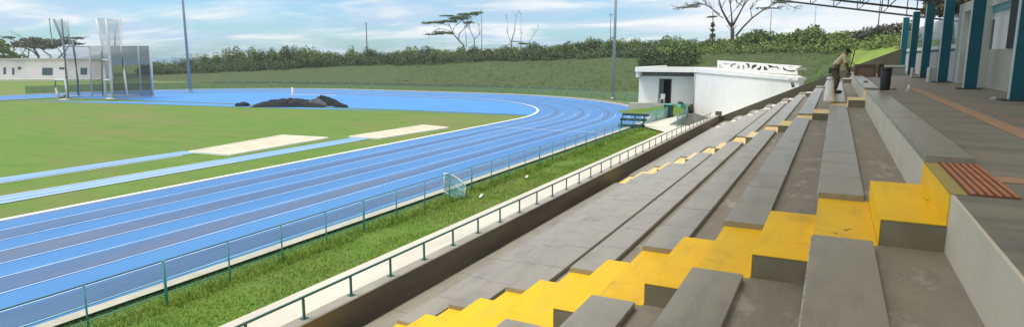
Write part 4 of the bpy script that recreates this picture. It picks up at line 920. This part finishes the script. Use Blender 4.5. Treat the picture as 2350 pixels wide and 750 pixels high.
tree('slim_conifer', 'slim dark conifer standing left of the big bare tree', 132, [([(1636, 90), (1636, 60), (1636, 30), (1638, 2)], .16, .03)], [(1636, 82, 10, 10), (1635, 72, 7, 12), (1636, 60, 6, 14), (1632, 40, 15, 3)], M['leafA'], M['bark'], 620, .16, depth=.4)
tree('spreading_tree', 'wide flat crowned tree spreading behind the throwing cage', 225,
     [([(90, 142), (88, 128), (80, 115), (70, 106)], .4, .2), ([(88, 130), (75, 118), (50, 108), (30, 92), (0, 83)], .25, .1), ([(110, 140), (118, 130), (100, 118), (95, 108)], .25, .1), ([(62, 140), (66, 124), (66, 108)], .2, .1), ([(130, 138), (150, 118), (165, 95), (192, 86)], .2, .06), ([(40, 140), (52, 124), (60, 108)], .15, .08), ([(150, 140), (140, 122), (130, 106)], .18, .08), ([(66, 92), (45, 84), (28, 78)], .1, .04)],
     [(60, 104, 60, 10), (90, 102, 70, 14), (120, 98, 50, 12), (150, 96, 44, 14), (70, 92, 40, 8), (170, 88, 36, 4), (100, 108, 50, 10), (45, 98, 30, 8), (178, 101, 26, 4), (20, 86, 24, 3)], M['leafD'], M['barkfar'], 3600, .30, twigs=2, depth=4)
tree('spreading_tree', 'hazy green tree at the left edge behind the white building', 215, [([(-20, 142), (-18, 120), (-10, 105)], .35, .2), ([(-18, 120), (5, 108), (30, 120)], .2, .08)], [(0, 96, 22, 5), (-5, 110, 40, 14), (10, 118, 34, 12), (-20, 100, 40, 20), (15, 132, 60, 14), (30, 123, 16, 5)], M['leafB'], M['barkfar'], 2400, .30, depth=4)
tree('dark_leafed_tree', 'dark brown green tree crown seen behind the rooms under the roof', 52, [([(2190, 120), (2185, 60), (2180, 20)], .25, .12)], [(2175, 8, 90, 50), (2200, 20, 60, 34), (2150, 12, 40, 34), (2215, 0, 60, 40), (2135, 30, 22, 22)], leafmat('foliage_brown', (0.045, 0.05, 0.018), (0.11, 0.09, 0.03), (0.07, 0.06, 0.02)), M['bark'], 9000, .13, depth=1.5)

# ------------------------------------------------------------ bending worker on the stand
def skin_body(name, nodes, edges, parent, m, root=0, sub=2):
    me = bpy.data.meshes.new(name); me.from_pydata([n_[0] for n_ in nodes], edges, []); o = bpy.data.objects.new(name, me); C.objects.link(o)
    sk = o.modifiers.new('skin', 'SKIN'); sk.use_smooth_shade = True
    for i, n_ in enumerate(nodes): v = me.skin_vertices[0].data[i]; v.radius = (n_[1], n_[1] if len(n_) < 3 else n_[2]); v.use_root = (i == root)
    sb = o.modifiers.new('sub', 'SUBSURF'); sb.levels = sub; sb.render_levels = sub
    me.materials.append(m); o.parent = parent; o.matrix_parent_inverse = parent_inv(parent); return o
pxb = PZ(1914, 214, -1.246)
wk = empty('person', pxb, 'person in pale shirt, dark trousers and dark cap bending forward on the benches', 'person')
def W(dx, dz, dy=0): return (pxb.x+dx, pxb.y+dy, pxb.z+dz)
skin_m = mat('skin', (0.20, 0.11, 0.07), rough=0.6); shirt = mat('shirt', (0.72, 0.62, 0.38), (0.62, 0.52, 0.3), 12, 0.85); trou = mat('trousers', (0.13, 0.115, 0.08), (0.09, 0.08, 0.055), 10, 0.9); cap = mat('cap', (0.02, 0.025, 0.02), rough=0.9)
hip = W(-.05, .86); ch = W(.13, 1.20); nk = W(.20, 1.32); hd = W(.28, 1.37)
body = [(hip, .15, .12), (W(.04, 1.02), .14, .11), (ch, .15, .12), (nk, .055), (W(.24, 1.34), .055), (hd, .085, .095), (W(.35, 1.34), .07),
        (W(.20, 1.24, -.17), .06), (W(.30, .98, -.20), .045), (W(.38, .74, -.14), .035), (W(.20, 1.24, .17), .06), (W(.32, .98, .20), .045), (W(.42, .74, .14), .035),
        (W(-.05, .80, -.10), .10), (W(.05, .45, -.12), .07), (W(-.03, .09, -.13), .045), (W(.10, .04, -.13), .04), (W(-.05, .80, .10), .10), (W(.09, .46, .14), .07), (W(.02, .09, .17), .045), (W(.15, .04, .17), .04)]
ed = [(0, 1), (1, 2), (2, 3), (3, 4), (4, 5), (5, 6), (2, 7), (7, 8), (8, 9), (2, 10), (10, 11), (11, 12), (0, 13), (13, 14), (14, 15), (15, 16), (0, 17), (17, 18), (18, 19), (19, 20)]
skin_body('body', body, ed, wk, skin_m)
sh = [(W(-.04, .88), .165, .135), (W(.04, 1.02), .155, .125), (W(.17, 1.23), .165, .14), (W(.24, 1.32), .08), (W(.20, 1.24, -.18), .075), (W(.30, 1.0, -.20), .058), (W(.20, 1.24, .18), .075), (W(.32, 1.0, .20), .058)]
skin_body('shirt', sh, [(0, 1), (1, 2), (2, 3), (2, 4), (4, 5), (2, 6), (6, 7)], wk, shirt)
tr_ = [(W(-.05, .87), .165, .135), (W(-.05, .78, -.10), .12), (W(.05, .45, -.12), .085), (W(-.03, .12, -.13), .065), (W(-.05, .78, .10), .12), (W(.09, .46, .14), .085), (W(.02, .12, .17), .065)]
skin_body('trousers', tr_, [(0, 1), (1, 2), (2, 3), (0, 4), (4, 5), (5, 6)], wk, trou)
skin_body('cap', [(W(.25, 1.43), .095, .10), (W(.31, 1.44), .10, .10), (W(.39, 1.40), .05, .03), (W(.46, 1.37), .04, .02)], [(0, 1), (1, 2), (2, 3)], wk, cap)
for s_ in (-.14, .14):
    hx, hy, hz_ = W(.39, .70, s_)
    for f_ in range(5):
        a_ = (f_-2)*.018; L_ = (.06, .075, .08, .075, .055)[f_]
        skin_body('finger', [((hx, hy+a_, hz_+.03), .012), ((hx+.012, hy+a_*1.3, hz_-L_*.5), .010), ((hx+.0, hy+a_*1.3, hz_-L_), .008)], [(0, 1), (1, 2)], wk, skin_m, sub=1)
for s_, ox in ((-.13, .0), (.17, .05)):
    b = MB(); x_, y_, z_ = W(.04+ox, 0, s_); b.box(x_-.12, x_+.16, y_-.05, y_+.05, z_+.002, z_+.09, .025); b.build('boot', cap, wk)
# tool handle held, standing up beside the cap
t = empty('broom', W(.36, .72), 'thin dark broom handle held by the bending person', 'broom')
b = MB(); b.tube([W(.40, .70, -.18), W(.52, 1.46, -.05)], .016, 6); b.build('handle', cap, t)
b = MB(); b.box(W(.33, 0)[0], W(.47, 0)[0], W(0, 0, -.26)[1], W(0, 0, -.12)[1], W(0, .58)[2], W(0, .70)[2], .01); b.build('brush_head', trou, t)
# sack on the bench end
sc = mat('white_sack', (0.82, 0.83, 0.85), (0.7, 0.71, 0.74), 6, 0.8, 0.01)
t = empty('white_sack', (-.12, 19.98, -1.2), 'tall white woven sack standing at the end of the bench beside the person', 'sack')
b = MB(); b.tube([(-.10, 19.75, -1.245), (-.10, 19.75, -1.2), (-.11, 19.76, -.95), (-.12, 19.77, -.72), (-.12, 19.77, -.62), (-.12, 19.78, -.57)], [.12, .14, .12, .10, .07, .085], 16)
for v in b.bm.verts: v.co += Vector((random.uniform(-.012, .012), random.uniform(-.012, .012), 0))
b.build('sack_body', sc, t); b = MB(); b.tube([(-.12, 19.77, -.635), (-.12, 19.77, -.615)], .078, 12); b.build('tie', M['shadow_grey'], t)
